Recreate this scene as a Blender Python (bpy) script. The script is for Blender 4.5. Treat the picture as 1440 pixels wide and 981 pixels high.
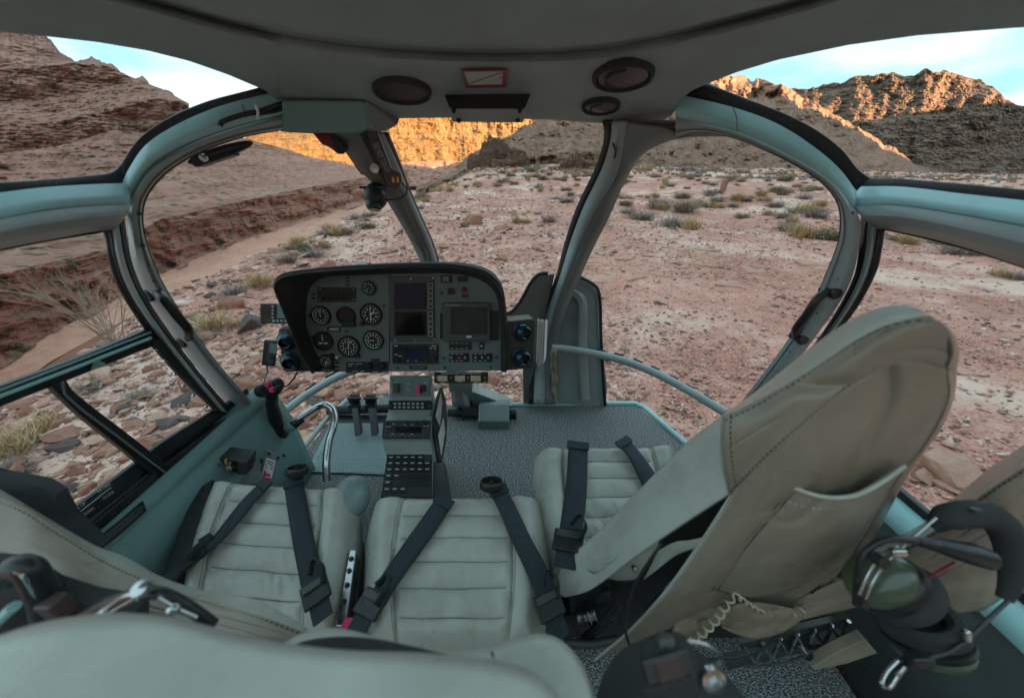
import bpy, bmesh, math, random
import numpy as np
from mathutils import Vector, Matrix
random.seed(7); rng = np.random.default_rng(7)
S = bpy.context.scene; COL = S.collection
for o in list(bpy.data.objects): bpy.data.objects.remove(o)

# ---------------------------------------------------------------- camera
CZ = 1.75; F = 480.0; CX, CY = 720.0, 490.5; PITCH = math.radians(28)
SP, CP = math.sin(PITCH), math.cos(PITCH)
cam = bpy.data.cameras.new('camera'); cam_o = bpy.data.objects.new('camera', cam); COL.objects.link(cam_o)
cam.sensor_width = 36; cam.lens = 12.0; cam.clip_start = 0.02; cam.clip_end = 12000
cam_o.location = (0, 0, CZ); cam_o.rotation_euler = (math.radians(90) - PITCH, 0, 0)
cam.dof.use_dof = True; cam.dof.focus_distance = 1.6; cam.dof.aperture_fstop = 2.4
S.camera = cam_o
# ---------------------------------------------------------------- sky, sun, exposure
SUNDIR = Vector((-.6, .8, -.125)).normalized()          # the way the light travels
EL = math.asin(-SUNDIR.z); AZ = math.atan2(-SUNDIR.x, -SUNDIR.y)
w = bpy.data.worlds.new("World"); S.world = w; w.use_nodes = True
nt = w.node_tree; nt.nodes.clear()
out = nt.nodes.new('ShaderNodeOutputWorld'); bg = nt.nodes.new('ShaderNodeBackground')
sky = nt.nodes.new('ShaderNodeTexSky'); sky.sky_type = 'NISHITA'; sky.sun_disc = False
sky.sun_elevation = EL + math.radians(5); sky.sun_rotation = AZ; sky.air_density = 1.0; sky.dust_density = .6; sky.ozone_density = 2.0
tc = nt.nodes.new('ShaderNodeTexCoord'); mp = nt.nodes.new('ShaderNodeMapping'); mp.inputs['Scale'].default_value = (1.2, 3.5, 9)
mp.inputs['Rotation'].default_value = (.1, .12, .5)
nz = nt.nodes.new('ShaderNodeTexNoise'); nz.inputs['Scale'].default_value = 1.6; nz.inputs['Detail'].default_value = 7; nz.inputs['Distortion'].default_value = .6
cr = nt.nodes.new('ShaderNodeValToRGB'); cr.color_ramp.elements[0].position = .40; cr.color_ramp.elements[1].position = .68
cr.color_ramp.elements[0].color = (.33, .60, .72, 1); cr.color_ramp.elements[1].color = (.76, .86, .90, 1)
mx = nt.nodes.new('ShaderNodeMix'); mx.data_type = 'RGBA'; mx.inputs[7].default_value = (1.02, 1.13, 1.18, 1)
L = nt.links.new
L(tc.outputs['Generated'], mp.inputs['Vector']); L(mp.outputs[0], nz.inputs['Vector']); L(nz.outputs['Fac'], cr.inputs[0])
L(cr.outputs[0], mx.inputs[7]); mx.inputs[0].default_value = .985; L(sky.outputs[0], mx.inputs[6]); L(mx.outputs[2], bg.inputs[0]); L(bg.outputs[0], out.inputs[0])
bg.inputs[1].default_value = .15
sl = bpy.data.lights.new('sun', 'SUN'); sl.energy = 2.0; sl.angle = math.radians(.5); sl.color = (1, .66, .36)
so = bpy.data.objects.new('sun', sl); COL.objects.link(so); so.rotation_euler = SUNDIR.to_track_quat('-Z', 'Y').to_euler()
so.location = (0, 0, 60)
S.view_settings.view_transform = 'Standard'; S.view_settings.look = 'None'; S.view_settings.gamma = 1
S.view_settings.exposure = 3.45
S.render.engine = 'CYCLES'; S.cycles.max_bounces = 7; S.cycles.transparent_max_bounces = 12; S.cycles.caustics_reflective = False

# ---------------------------------------------------------------- rays of the viewpoint: where a traced outline meets a real surface
def ray(px, py):
    x = (px - CX) / F; yc = (CY - py) / F
    return np.array((x, CP + SP * yc, -SP + CP * yc))
O0 = np.array((0, 0, CZ))
def PD(px, py, s): return O0 + ray(px, py) * s
def PY(px, py, Y): r = ray(px, py); return O0 + r * (Y / r[1])
def PX(px, py, X): r = ray(px, py); return O0 + r * (X / r[0])
def PZ(px, py, z): r = ray(px, py); return O0 + r * ((z - CZ) / r[2])
def hit(px, py, g, a=.08, b=5.0):
    r = ray(px, py); ss = np.linspace(a, b, 160); ga = g(O0 + r * ss[0]); lo = None
    for s in ss[1:]:
        gb = g(O0 + r * s)
        if ga * gb <= 0: lo = (s - (ss[1] - ss[0]), s); break
        ga = gb
    if lo is None: return O0 + r * b
    l, h = lo; gl = g(O0 + r * l)
    for _ in range(26):
        m = (l + h) / 2; gm = g(O0 + r * m)
        if gm * gl <= 0: h = m
        else: l, gl = m, gm
    return O0 + r * (l + h) / 2
def SIDE(px, py, off=0):                                # the door plane, bulging outward below
    sd = 1 if px > CX else -1
    return hit(px, py, lambda P: sd * P[0] - (.866 + .115 * (CZ - P[2]) + off))
def HOOP(px, py, off=0):
    return hit(px, py, lambda P: P[1] - (.84 + off + .55 * max(0, 1 - abs(P[0]) / .88) + .25 * (max(0, CZ - P[2]) / 1.1) ** 1.5))
def ceil_h(X, Y): return CZ + .2 - .2 * (Y - .84) - .0625 * X * X
def CEIL(px, py, off=0): return hit(px, py, lambda P: P[2] - ceil_h(P[0], P[1]) - off)
def FRONT(px, py, off=0):
    return hit(px, py, lambda P: P[1] - off - (np.interp(P[2] - CZ, [-1.3, -.8, -.3, -.1, 0, .12, .25], [1.42, 1.6, 1.62, 1.52, 1.42, 1.25, 1.0]) - .8 * P[0] ** 2))
def spl(P, n):                                          # smooth curve through points
    P = np.array(P, float); d = np.r_[0, np.cumsum(np.maximum(np.linalg.norm(np.diff(P[:, :2], axis=0), axis=1), 1e-6))]
    if len(P) == 2: t = np.linspace(0, d[-1], n)[:, None] / d[-1]; return P[0] + (P[1] - P[0]) * t
    m = np.zeros_like(P); m[1:-1] = (P[2:] - P[:-2]) / (d[2:] - d[:-2])[:, None]
    m[0] = (P[1] - P[0]) / (d[1] - d[0]); m[-1] = (P[-1] - P[-2]) / (d[-1] - d[-2])
    t = np.linspace(0, d[-1], n); i = np.clip(np.searchsorted(d, t, 'right') - 1, 0, len(P) - 2)
    h = (d[i + 1] - d[i])[:, None]; u = ((t - d[i])[:, None]) / h
    return (2*u**3 - 3*u**2 + 1)*P[i] + (u**3 - 2*u**2 + u)*h*m[i] + (-2*u**3 + 3*u**2)*P[i+1] + (u**3 - u**2)*h*m[i+1]
def spl3(P, n):
    P = np.array(P, float); d = np.linalg.norm(np.diff(P, axis=0), axis=1); c = np.r_[0, np.cumsum(np.maximum(d, 1e-9))]
    return spl(np.c_[c, np.zeros(len(P)), P], n)[:, 2:]
def offs(P, d):                                         # parallel curve in the tracing
    P = np.array(P, float); t = np.gradient(P, axis=0); nrm = np.c_[t[:, 1], -t[:, 0]]; nrm /= np.linalg.norm(nrm, axis=1)[:, None]
    return P + nrm * d
def ON(fn, pts, n=40, off=0): return [fn(p[0], p[1], off) for p in spl(pts, n)]
def YS(pts, n=30): return [PY(p[0], p[1], p[2]) for p in spl(pts, n)]

# ---------------------------------------------------------------- noise
def _h(i, j, k, s):
    n = (i * 374761393 + j * 668265263 + k * 2147483647 % 1013904223 + s * 974711) & 0xffffffff
    n = ((n ^ (n >> 13)) * 1274126177) & 0xffffffff; n = ((n ^ (n >> 16)) * 2246822519) & 0xffffffff
    return ((n ^ (n >> 15)) & 0xffffff) / float(0xffffff)
def vn(x, y, z=0, s=0):
    x, y, z = np.broadcast_arrays(np.asarray(x, float), np.asarray(y, float), np.asarray(z, float))
    i, j, k = np.floor(x).astype(np.int64), np.floor(y).astype(np.int64), np.floor(z).astype(np.int64)
    u, v, q = x - i, y - j, z - k; u, v, q = [a*a*(3 - 2*a) for a in (u, v, q)]
    r = 0
    for a in (0, 1):
        for b in (0, 1):
            for c in (0, 1):
                r = r + _h(i + a, j + b, k + c, s) * (u if a else 1 - u) * (v if b else 1 - v) * (q if c else 1 - q)
    return r * 2 - 1
def fbm(x, y, z=0, o=4, s=0):
    r = 0; a = 1
    for n in range(o): r = r + a * vn(x * 2**n, y * 2**n, np.asarray(z) * 2**n, s + n); a *= .5
    return r

# ---------------------------------------------------------------- mesh building
ORG = {}
def prop(o, label=None, cat=None, group=None, kind=None):
    if label: o['label'] = label
    if cat: o['category'] = cat
    if group: o['group'] = group
    if kind: o['kind'] = kind
    return o
def thing(name, label, cat, loc=(0, 0, 0), group=None):
    o = bpy.data.objects.new(name, None); COL.objects.link(o); o.location = loc; o.empty_display_size = .1
    ORG[o.name] = np.array(loc, float); return prop(o, label, cat, group)
SEP = {'screw', 'rail_gasket', 'rivet', 'bolt', 'knob', 'key', 'toggle_switch', 'rotary_knob', 'panel_screw', 'soft_key', 'cable', 'leg', 'rod', 'strut'}
TINY = {'printed_line', 'stitching', 'markings', 'print_lines', 'aircraft_symbol', 'needle', 'collar', 'key_outline', 'seam'}
class MB:
    def __init__(s): s.V = []; s.F = []; s.n = 0
    def add(s, V, Fs):
        V = np.asarray(V, float).reshape(-1, 3); s.V.append(V); s.F += [tuple(i + s.n for i in f) for f in Fs]; s.n += len(V); return s
    def grid(s, G, closed=False):
        G = np.asarray(G, float); a, b = G.shape[:2]; Fs = []
        for i in range(a - 1):
            for j in range(b if closed else b - 1):
                k = (j + 1) % b; Fs.append((i*b + j, i*b + k, (i+1)*b + k, (i+1)*b + j))
        return s.add(G.reshape(-1, 3), Fs)
    def box(s, c, d, R=None):
        c = np.array(c, float); h = np.array(d, float) / 2
        V = np.array([(x, y, z) for x in (-1, 1) for y in (-1, 1) for z in (-1, 1)]) * h
        if R is not None: V = V @ np.array(R).T
        return s.add(V + c, [(0,1,3,2), (4,6,7,5), (0,4,5,1), (2,3,7,6), (0,2,6,4), (1,5,7,3)])
    def tube(s, P, r, n=10, cap=True):
        P = np.asarray(P, float); m = len(P); r = np.broadcast_to(np.asarray(r, float), (m,)); T = np.gradient(P, axis=0)
        T /= np.maximum(np.linalg.norm(T, axis=1), 1e-9)[:, None]
        a = np.array((0, 0, 1.)) if abs(T[0][2]) < .9 else np.array((1., 0, 0)); u = np.cross(T[0], a); u /= np.linalg.norm(u); G = []
        for i in range(m):
            u = u - T[i] * (u @ T[i]); u /= max(np.linalg.norm(u), 1e-9); v = np.cross(T[i], u)
            G.append([P[i] + r[i] * (math.cos(t) * u + math.sin(t) * v) for t in np.linspace(0, 2*math.pi, n, endpoint=False)])
        b = s.n; s.grid(G, True)
        if cap: s.F.append(tuple(b + i for i in range(n))[::-1]); s.F.append(tuple(b + (m-1)*n + i for i in range(n)))
        return s
    def lathe(s, o, ax, prof, n=28, sx=1, up=None):
        o = np.array(o, float); ax = np.array(ax, float); ax /= np.linalg.norm(ax)
        a = np.array((0, 0, 1.)) if abs(ax[2]) < .9 else np.array((1., 0, 0))
        u = np.cross(a, ax); u /= np.linalg.norm(u); v = np.cross(ax, u)
        G = [[o + ax*h + r*(sx*math.cos(t)*u + math.sin(t)*v) for t in np.linspace(0, 2*math.pi, n, endpoint=False)] for r, h in prof]
        b = s.n; s.grid(G, True)
        if prof[0][0] > 1e-6: s.F.append(tuple(b + i for i in range(n))[::-1])
        if prof[-1][0] > 1e-6: s.F.append(tuple(b + (len(prof)-1)*n + i for i in range(n)))
        return s
    def prism(s, P, v):
        P = np.asarray(P, float); n = len(P); v = np.array(v, float)
        return s.add(np.r_[P, P + v], [tuple(range(n))[::-1], tuple(range(n, 2*n))] + [(i, (i+1) % n, n + (i+1) % n, n + i) for i in range(n)])
    def ell(s, c, r, R=None, nu=20, nv=12):
        G = [[(r[0]*math.sin(p)*math.cos(t), r[1]*math.sin(p)*math.sin(t), r[2]*math.cos(p)) for t in np.linspace(0, 2*math.pi, nu, endpoint=False)] for p in np.linspace(1e-3, math.pi - 1e-3, nv)]
        G = np.array(G)
        if R is not None: G = G @ np.array(R).T
        return s.grid(G + np.array(c, float), True)
    def build(s, name, m, parent=None, **kw):
        base = name
        if base in SEP and parent is not None and s.n:
            V = np.concatenate(s.V); pr = np.arange(len(V))
            def fd(i):
                while pr[i] != i: pr[i] = pr[pr[i]]; i = pr[i]
                return i
            for f in s.F:
                r0 = fd(f[0])
                for q in f[1:]: pr[fd(q)] = r0
            root = np.array([fd(i) for i in range(len(V))]); o = None
            for r0 in np.unique(root):
                idx = np.where(root == r0)[0]; mp_ = {int(i): k for k, i in enumerate(idx)}; b = MB(); b.add(V[idx], [tuple(mp_[i] for i in f) for f in s.F if f[0] in mp_]); o = b._build(name, m, parent, **kw)
            return o
        if base in TINY and parent is not None: kw['kind'] = 'stuff'
        return s._build(name, m, parent, **kw)
    def _build(s, name, m, parent=None, bevel=0, sub=0, solid=0, soff=0, smooth=True, ang=40, label=None, cat=None, group=None, kind=None, flip=False, orig=None):
        V = np.concatenate(s.V)
        if parent is not None: org = ORG[parent.name]
        else: org = np.array(orig, float) if orig is not None else np.array(((V[:, 0].min()+V[:, 0].max())/2, (V[:, 1].min()+V[:, 1].max())/2, V[:, 2].min()))
        if kind == 'structure' and orig is None and parent is None: org = np.zeros(3)
        me = bpy.data.meshes.new(name); me.from_pydata((V - org).tolist(), [], [f[::-1] for f in s.F] if flip else s.F)
        me.materials.append(m); me.validate(); me.update()
        if smooth:
            me.polygons.foreach_set('use_smooth', [True] * len(me.polygons)); me.set_sharp_from_angle(angle=math.radians(ang))
        o = bpy.data.objects.new(name, me); COL.objects.link(o); ORG[o.name] = org
        if parent is not None: o.parent = parent
        else: o.location = org
        if solid: md = o.modifiers.new('s', 'SOLIDIFY'); md.thickness = solid; md.offset = soff
        if bevel: md = o.modifiers.new('b', 'BEVEL'); md.width = bevel; md.segments = 2; md.limit_method = 'ANGLE'; md.angle_limit = math.radians(35); md.harden_normals = True
        if sub: md = o.modifiers.new('u', 'SUBSURF'); md.levels = sub; md.render_levels = sub
        return prop(o, label, cat, group, kind)
def frame(n, up=(0, 0, 1)):                              # columns: right, up, normal
    n = np.array(n, float); n /= np.linalg.norm(n); r = np.cross(up, n); r /= np.linalg.norm(r); return np.c_[r, np.cross(n, r), n]
def rotz(a): c, s_ = math.cos(a), math.sin(a); return np.array(((c, -s_, 0), (s_, c, 0), (0, 0, 1)))
def text(st, p, right, up, h, m, parent, name='lettering', wid=None, thick=.0004):
    cu = bpy.data.curves.new('t', 'FONT'); cu.body = st; cu.size = 1; cu.align_x = 'CENTER'; cu.align_y = 'CENTER'; cu.resolution_u = 2
    t = bpy.data.objects.new('t', cu); COL.objects.link(t); bpy.context.view_layer.update()
    me = bpy.data.meshes.new_from_object(t.evaluated_get(bpy.context.evaluated_depsgraph_get())); bpy.data.objects.remove(t); bpy.data.curves.remove(cu)
    me.name = name; right = np.array(right, float); right /= np.linalg.norm(right); up = np.array(up, float); up = up - right*(up@right); up /= np.linalg.norm(up)
    co = np.zeros(len(me.vertices)*3); me.vertices.foreach_get('co', co); co = co.reshape(-1, 3)
    wd = co[:, 0].max() - co[:, 0].min(); sx = (wid / wd) if wid else h; n = np.cross(right, up)
    W = np.array(p) + co[:, :1]*sx*right + co[:, 1:2]*h*up + n*thick - ORG[parent.name]
    me.vertices.foreach_set('co', W.ravel()); me.update(); me.materials.clear(); me.materials.append(m)
    o = bpy.data.objects.new(name, me); COL.objects.link(o); o.parent = parent; ORG[o.name] = ORG[parent.name]; return o

# ---------------------------------------------------------------- materials
def mat(name, col, rough=.5, metal=0, var=0, vs=6, bump=0, bs=300, spec=.5, coat=0, col2=None, emit=None, es=0, wear=0):
    m = bpy.data.materials.new(name); m.use_nodes = True; t = m.node_tree; b = t.nodes['Principled BSDF']
    b.inputs['Base Color'].default_value = (*col, 1); b.inputs['Roughness'].default_value = rough; b.inputs['Metallic'].default_value = metal
    b.inputs['Specular IOR Level'].default_value = spec; b.inputs['Coat Weight'].default_value = coat
    if emit: b.inputs['Emission Color'].default_value = (*emit, 1); b.inputs['Emission Strength'].default_value = es
    if var or bump:
        c = t.nodes.new('ShaderNodeTexCoord')
    if var:
        n = t.nodes.new('ShaderNodeTexNoise'); n.inputs['Scale'].default_value = vs; n.inputs['Detail'].default_value = 6; t.links.new(c.outputs['Object'], n.inputs['Vector'])
        r = t.nodes.new('ShaderNodeValToRGB'); r.color_ramp.elements[0].position = .3; r.color_ramp.elements[1].position = .7
        c2 = col2 or tuple(x * (1 - var) for x in col)
        r.color_ramp.elements[0].color = (*c2, 1); r.color_ramp.elements[1].color = (*[min(1, x * (1 + (0 if col2 else var * .5))) for x in col], 1)
        t.links.new(n.outputs['Fac'], r.inputs[0]); t.links.new(r.outputs[0], b.inputs['Base Color'])
        if wear:
            for sc, lo, hi, cc in ((vs*2.6, .56, .72, (.20, .15, .12)), (vs*11, .66, .74, tuple(min(1, x*1.9) for x in col))):
                n3 = t.nodes.new('ShaderNodeTexNoise'); n3.inputs['Scale'].default_value = sc; n3.inputs['Detail'].default_value = 10; n3.inputs['Roughness'].default_value = .72; t.links.new(c.outputs['Object'], n3.inputs['Vector'])
                m3 = t.nodes.new('ShaderNodeMapRange'); m3.inputs['From Min'].default_value = lo; m3.inputs['From Max'].default_value = hi; m3.inputs['To Max'].default_value = wear; t.links.new(n3.outputs['Fac'], m3.inputs['Value'])
                x3 = t.nodes.new('ShaderNodeMix'); x3.data_type = 'RGBA'; x3.inputs[7].default_value = (*cc, 1); t.links.new(m3.outputs[0], x3.inputs[0]); t.links.new(b.inputs['Base Color'].links[0].from_socket, x3.inputs[6]); t.links.new(x3.outputs[2], b.inputs['Base Color'])
        q = t.nodes.new('ShaderNodeMapRange'); q.inputs['To Min'].default_value = max(.02, rough - .1); q.inputs['To Max'].default_value = min(1, rough + .12)
        t.links.new(n.outputs['Fac'], q.inputs['Value']); t.links.new(q.outputs[0], b.inputs['Roughness'])
    if bump:
        n2 = t.nodes.new('ShaderNodeTexNoise'); n2.inputs['Scale'].default_value = bs; n2.inputs['Detail'].default_value = 3; t.links.new(c.outputs['Object'], n2.inputs['Vector'])
        bm_ = t.nodes.new('ShaderNodeBump'); bm_.inputs['Strength'].default_value = bump; bm_.inputs['Distance'].default_value = .002
        t.links.new(n2.outputs['Fac'], bm_.inputs['Height']); t.links.new(bm_.outputs[0], b.inputs['Normal'])
    return m
M = {}
M['liner'] = mat('liner', (.31, .37, .355), .75, var=.12, vs=9, bump=.35, bs=600, wear=.25)
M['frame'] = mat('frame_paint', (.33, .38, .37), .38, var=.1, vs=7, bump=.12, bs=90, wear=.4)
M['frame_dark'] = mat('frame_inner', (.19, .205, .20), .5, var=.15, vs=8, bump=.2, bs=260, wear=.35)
M['light'] = mat('frame_sky_teal', (.36, .62, .62), .3, var=.08, vs=5, bump=.1, bs=60, wear=.35)  # teal sky reflection on the frames is put into this base colour
M['teal'] = mat('door_trim', (.17, .30, .285), .5, var=.15, vs=5, bump=.25, bs=380, wear=.4)
M['seal'] = mat('rubber', (.012, .013, .013), .55, var=.3, vs=30, bump=.2, bs=200, wear=.4)
M['black'] = mat('black_plastic', (.016, .018, .018), .35, var=.3, vs=20, bump=.2, bs=400, wear=.25)
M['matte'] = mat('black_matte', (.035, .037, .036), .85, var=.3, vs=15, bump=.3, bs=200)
M['panel'] = mat('panel_grey', (.15, .19, .18), .55, var=.12, vs=10, bump=.25, bs=500, wear=.3)
M['console'] = mat('console_grey', (.30, .33, .31), .5, var=.12, vs=12, bump=.2, bs=400, wear=.35)
M['gunmetal'] = mat('vent_box', (.075, .085, .075), .4, .5, var=.2, vs=20, bump=.2, bs=300)
M['steel'] = mat('steel', (.55, .56, .55), .22, 1, var=.15, vs=30)
M['chrome'] = mat('chrome', (.8, .85, .87), .08, 1)
M['white'] = mat('white_print', (.75, .76, .72), .6)
M['dimwhite'] = mat('dim_print', (.42, .45, .42), .6)
M['ivory'] = mat('ivory_key', (.55, .48, .33), .5, var=.2, vs=60)
M['red'] = mat('red_paint', (.22, .004, .03), .4, var=.2, vs=30)
M['pink'] = mat('pink_button', (.75, .03, .16), .35)
M['yellow'] = mat('yellow_mark', (.75, .42, .04), .5)
M['green'] = mat('green_mark', (.15, .6, .2), .5)
M['maroon'] = mat('brown_metal', (.075, .05, .048), .4, var=.2, vs=20)
M['screen'] = mat('screen_glass', (.006, .008, .011), .08, var=.5, vs=10)
M['blue_screen'] = mat('navy_screen', (.008, .012, .05), .1, var=.5, vs=40)
M['lcd'] = mat('lcd', (.22, .3, .29), .25, var=.2, vs=20)
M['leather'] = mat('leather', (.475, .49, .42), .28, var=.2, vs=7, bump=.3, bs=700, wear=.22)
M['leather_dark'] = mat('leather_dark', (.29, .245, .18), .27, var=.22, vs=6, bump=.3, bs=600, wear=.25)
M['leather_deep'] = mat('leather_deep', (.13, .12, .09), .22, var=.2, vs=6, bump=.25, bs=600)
M['bezel'] = mat('bezel_grey', (.075, .085, .078), .5, var=.15, vs=20)
M['stitch'] = mat('thread', (.045, .045, .035), .8)
M['belt'] = mat('webbing', (.012, .026, .032), .6, var=.3, vs=40, bump=.6, bs=900, wear=.2)
M['olive'] = mat('olive_shell', (.075, .105, .06), .3, var=.15, vs=20, coat=.4)
M['cord'] = mat('cream_cord', (.55, .50, .36), .5)
M['canvas'] = mat('tan_cloth', (.30, .25, .175), .8, var=.3, vs=14, bump=.5, bs=300)
M['paper'] = mat('paper', (.72, .72, .68), .7, var=.1, vs=30)
M['card'] = mat('card', (.42, .42, .36), .6, var=.2, vs=50)
M['navy'] = mat('lens_blue', (.01, .05, .06), .12, .3)
def carpet():
    m = mat('carpet', (.10, .115, .115), .95, bump=1.0, bs=260); t = m.node_tree; b = t.nodes['Principled BSDF']
    c = t.nodes.new('ShaderNodeTexCoord'); mpp = t.nodes.new('ShaderNodeMapping'); mpp.inputs['Scale'].default_value = (1, 2.2, 1)
    n = t.nodes.new('ShaderNodeTexNoise'); n.inputs['Scale'].default_value = 150; n.inputs['Detail'].default_value = 2; n.inputs['Roughness'].default_value = .75
    r = t.nodes.new('ShaderNodeValToRGB'); e = r.color_ramp.elements; e[0].position = .42; e[0].color = (.018, .026, .03, 1); e[1].position = .60; e[1].color = (.42, .42, .40, 1)
    k = e.new(.5); k.color = (.10, .12, .12, 1)
    t.links.new(c.outputs['Object'], mpp.inputs[0]); t.links.new(mpp.outputs[0], n.inputs['Vector']); t.links.new(n.outputs['Fac'], r.inputs[0])
    d = t.nodes.new('ShaderNodeTexNoise'); d.inputs['Scale'].default_value = 3.2; d.inputs['Detail'].default_value = 9; d.inputs['Roughness'].default_value = .7; t.links.new(c.outputs['Object'], d.inputs['Vector'])
    q = t.nodes.new('ShaderNodeMapRange'); q.inputs['From Min'].default_value = .5; q.inputs['From Max'].default_value = .75; q.inputs['To Max'].default_value = .45; t.links.new(d.outputs['Fac'], q.inputs['Value'])
    x = t.nodes.new('ShaderNodeMix'); x.data_type = 'RGBA'; x.inputs[7].default_value = (.26, .18, .14, 1); t.links.new(q.outputs[0], x.inputs[0]); t.links.new(r.outputs[0], x.inputs[6]); t.links.new(x.outputs[2], b.inputs['Base Color'])
    return m
M['carpet'] = carpet()
def glass():
    m = bpy.data.materials.new('acrylic_glass'); m.use_nodes = True; t = m.node_tree; t.nodes.clear()
    o = t.nodes.new('ShaderNodeOutputMaterial'); tr = t.nodes.new('ShaderNodeBsdfTransparent'); tr.inputs[0].default_value = (.97, .985, .985, 1)
    g = t.nodes.new('ShaderNodeBsdfGlossy'); g.inputs['Roughness'].default_value = .03; x = t.nodes.new('ShaderNodeMixShader'); x.inputs[0].default_value = .035
    c = t.nodes.new('ShaderNodeTexCoord'); n = t.nodes.new('ShaderNodeTexNoise'); n.inputs['Scale'].default_value = 6; n.inputs['Detail'].default_value = 10; n.inputs['Roughness'].default_value = .75; n.inputs['Distortion'].default_value = 1.5
    mr = t.nodes.new('ShaderNodeMapRange'); mr.inputs['From Min'].default_value = .5; mr.inputs['From Max'].default_value = .8; mr.inputs['To Min'].default_value = .0; mr.inputs['To Max'].default_value = .13
    df = t.nodes.new('ShaderNodeBsdfDiffuse'); df.inputs[0].default_value = (.6, .55, .5, 1); y = t.nodes.new('ShaderNodeMixShader'); k = t.links.new
    k(c.outputs['Object'], n.inputs['Vector']); k(n.outputs['Fac'], mr.inputs['Value']); k(mr.outputs[0], y.inputs[0]); k(tr.outputs[0], x.inputs[1]); k(g.outputs[0], x.inputs[2]); k(x.outputs[0], y.inputs[1]); k(df.outputs[0], y.inputs[2]); k(y.outputs[0], o.inputs[0])
    return m
M['glass'] = glass()
def rockmat(name, ramp, scale, strata=0, streak=0, bump=.6, bdist=.05, attr=None, objrnd=False, cell=0, steep=0, patch=None, scrub=0):
    m = bpy.data.materials.new(name); m.use_nodes = True; t = m.node_tree; b = t.nodes['Principled BSDF']; b.inputs['Roughness'].default_value = .95; b.inputs['Specular IOR Level'].default_value = .15
    N = lambda k: t.nodes.new('ShaderNode' + k); Lk = t.links.new
    geo = N('NewGeometry'); 
    def noise(sc, det=8, vec=None, rg=.6):
        n = N('TexNoise'); n.inputs['Scale'].default_value = sc; n.inputs['Detail'].default_value = det; n.inputs['Roughness'].default_value = rg; Lk(vec or geo.outputs['Position'], n.inputs['Vector']); return n.outputs['Fac']
    def mth(op, a, b2):
        n = N('Math'); n.operation = op
        for i, v in enumerate((a, b2)):
            if isinstance(v, (int, float)): n.inputs[i].default_value = v
            else: Lk(v, n.inputs[i])
        return n.outputs[0]
    f = noise(scale)
    f = mth('ADD', mth('MULTIPLY', f, .6), mth('MULTIPLY', noise(scale * 9, 6), .4))
    if strata or scrub: f = mth('ADD', mth('MULTIPLY', f, .72), mth('MULTIPLY', noise(scale * 45, 6, None, .7), .28))
    if strata:
        mpn = N('Mapping'); mpn.inputs['Scale'].default_value = (.004 * strata, .004 * strata, .55 * strata); Lk(geo.outputs['Position'], mpn.inputs[0])
        st = noise(1.0, 7, mpn.outputs[0], .65); f = mth('ADD', mth('MULTIPLY', f, .45), mth('MULTIPLY', st, .55))
    if streak:
        mp2 = N('Mapping'); mp2.inputs['Scale'].default_value = (streak, streak, streak * .07); Lk(geo.outputs['Position'], mp2.inputs[0])
        sk = noise(1.0, 6, mp2.outputs[0]); f = mth('ADD', mth('MULTIPLY', f, .7), mth('MULTIPLY', sk, .3))
    if cell:
        v = N('TexVoronoi'); v.inputs['Scale'].default_value = cell; Lk(geo.outputs['Position'], v.inputs['Vector'])
        sp = N('SeparateColor'); Lk(v.outputs['Color'], sp.inputs[0]); f = mth('ADD', mth('MULTIPLY', f, .82), mth('MULTIPLY', sp.outputs[0], .18))
    if attr: 
        a = N('Attribute'); a.attribute_name = attr; f = mth('ADD', mth('MULTIPLY', f, .45), mth('MULTIPLY', a.outputs['Fac'], .55))
    if objrnd:
        a = N('ObjectInfo'); f = mth('ADD', mth('MULTIPLY', f, .45), mth('MULTIPLY', a.outputs['Random'], .55))
    if steep:
        sx_ = N('SeparateXYZ'); Lk(geo.outputs['True Normal'], sx_.inputs[0]); ab = N('Math'); ab.operation = 'ABSOLUTE'; Lk(sx_.outputs[2], ab.inputs[0]); f = mth('ADD', mth('MULTIPLY', f, 1 - steep*.6), mth('MULTIPLY', ab.outputs[0], steep*.6))
    r = N('ValToRGB'); Lk(f, r.inputs[0]); e = r.color_ramp.elements
    for i, (p, c) in enumerate(ramp):
        k = e[i] if i < 2 else e.new(p); k.position = p; k.color = (*c, 1)
    cout = r.outputs[0]
    def over(cin, fac, col):
        q = N('Mix'); q.data_type = 'RGBA'; Lk(fac, q.inputs[0]); Lk(cin, q.inputs[6]); q.inputs[7].default_value = (*col, 1); return q.outputs[2]
    def ss(v, lo, hi, mxv=1): q = N('MapRange'); q.interpolation_type = 'SMOOTHSTEP'; Lk(v, q.inputs['Value']); q.inputs['From Min'].default_value = lo; q.inputs['From Max'].default_value = hi; q.inputs['To Max'].default_value = mxv; return q.outputs[0]
    if patch:
        cout = over(cout, ss(noise(.28, 7, None, .7), .49, .62, .8), patch); cout = over(cout, ss(noise(.17, 6, None, .65), .56, .68, .5), (.34, .20, .16))
    if scrub:
        for sc, lo, col in ((scrub, .34, (.13, .12, .06)), (scrub*1.7, .36, (.33, .26, .15))):
            v = N('TexVoronoi'); v.inputs['Scale'].default_value = sc; Lk(geo.outputs['Position'], v.inputs['Vector']); cout = over(cout, ss(v.outputs['Distance'], lo, lo - .12, .85), col)
    Lk(cout, b.inputs['Base Color'])
    bp = N('Bump'); bp.inputs['Strength'].default_value = bump; bp.inputs['Distance'].default_value = bdist
    h = mth('ADD', noise(scale * 14, 8, None, .7), mth('MULTIPLY', noise(scale * 60, 5), .5)); Lk(h, bp.inputs['Height']); Lk(bp.outputs[0], b.inputs['Normal'])
    return m
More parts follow.
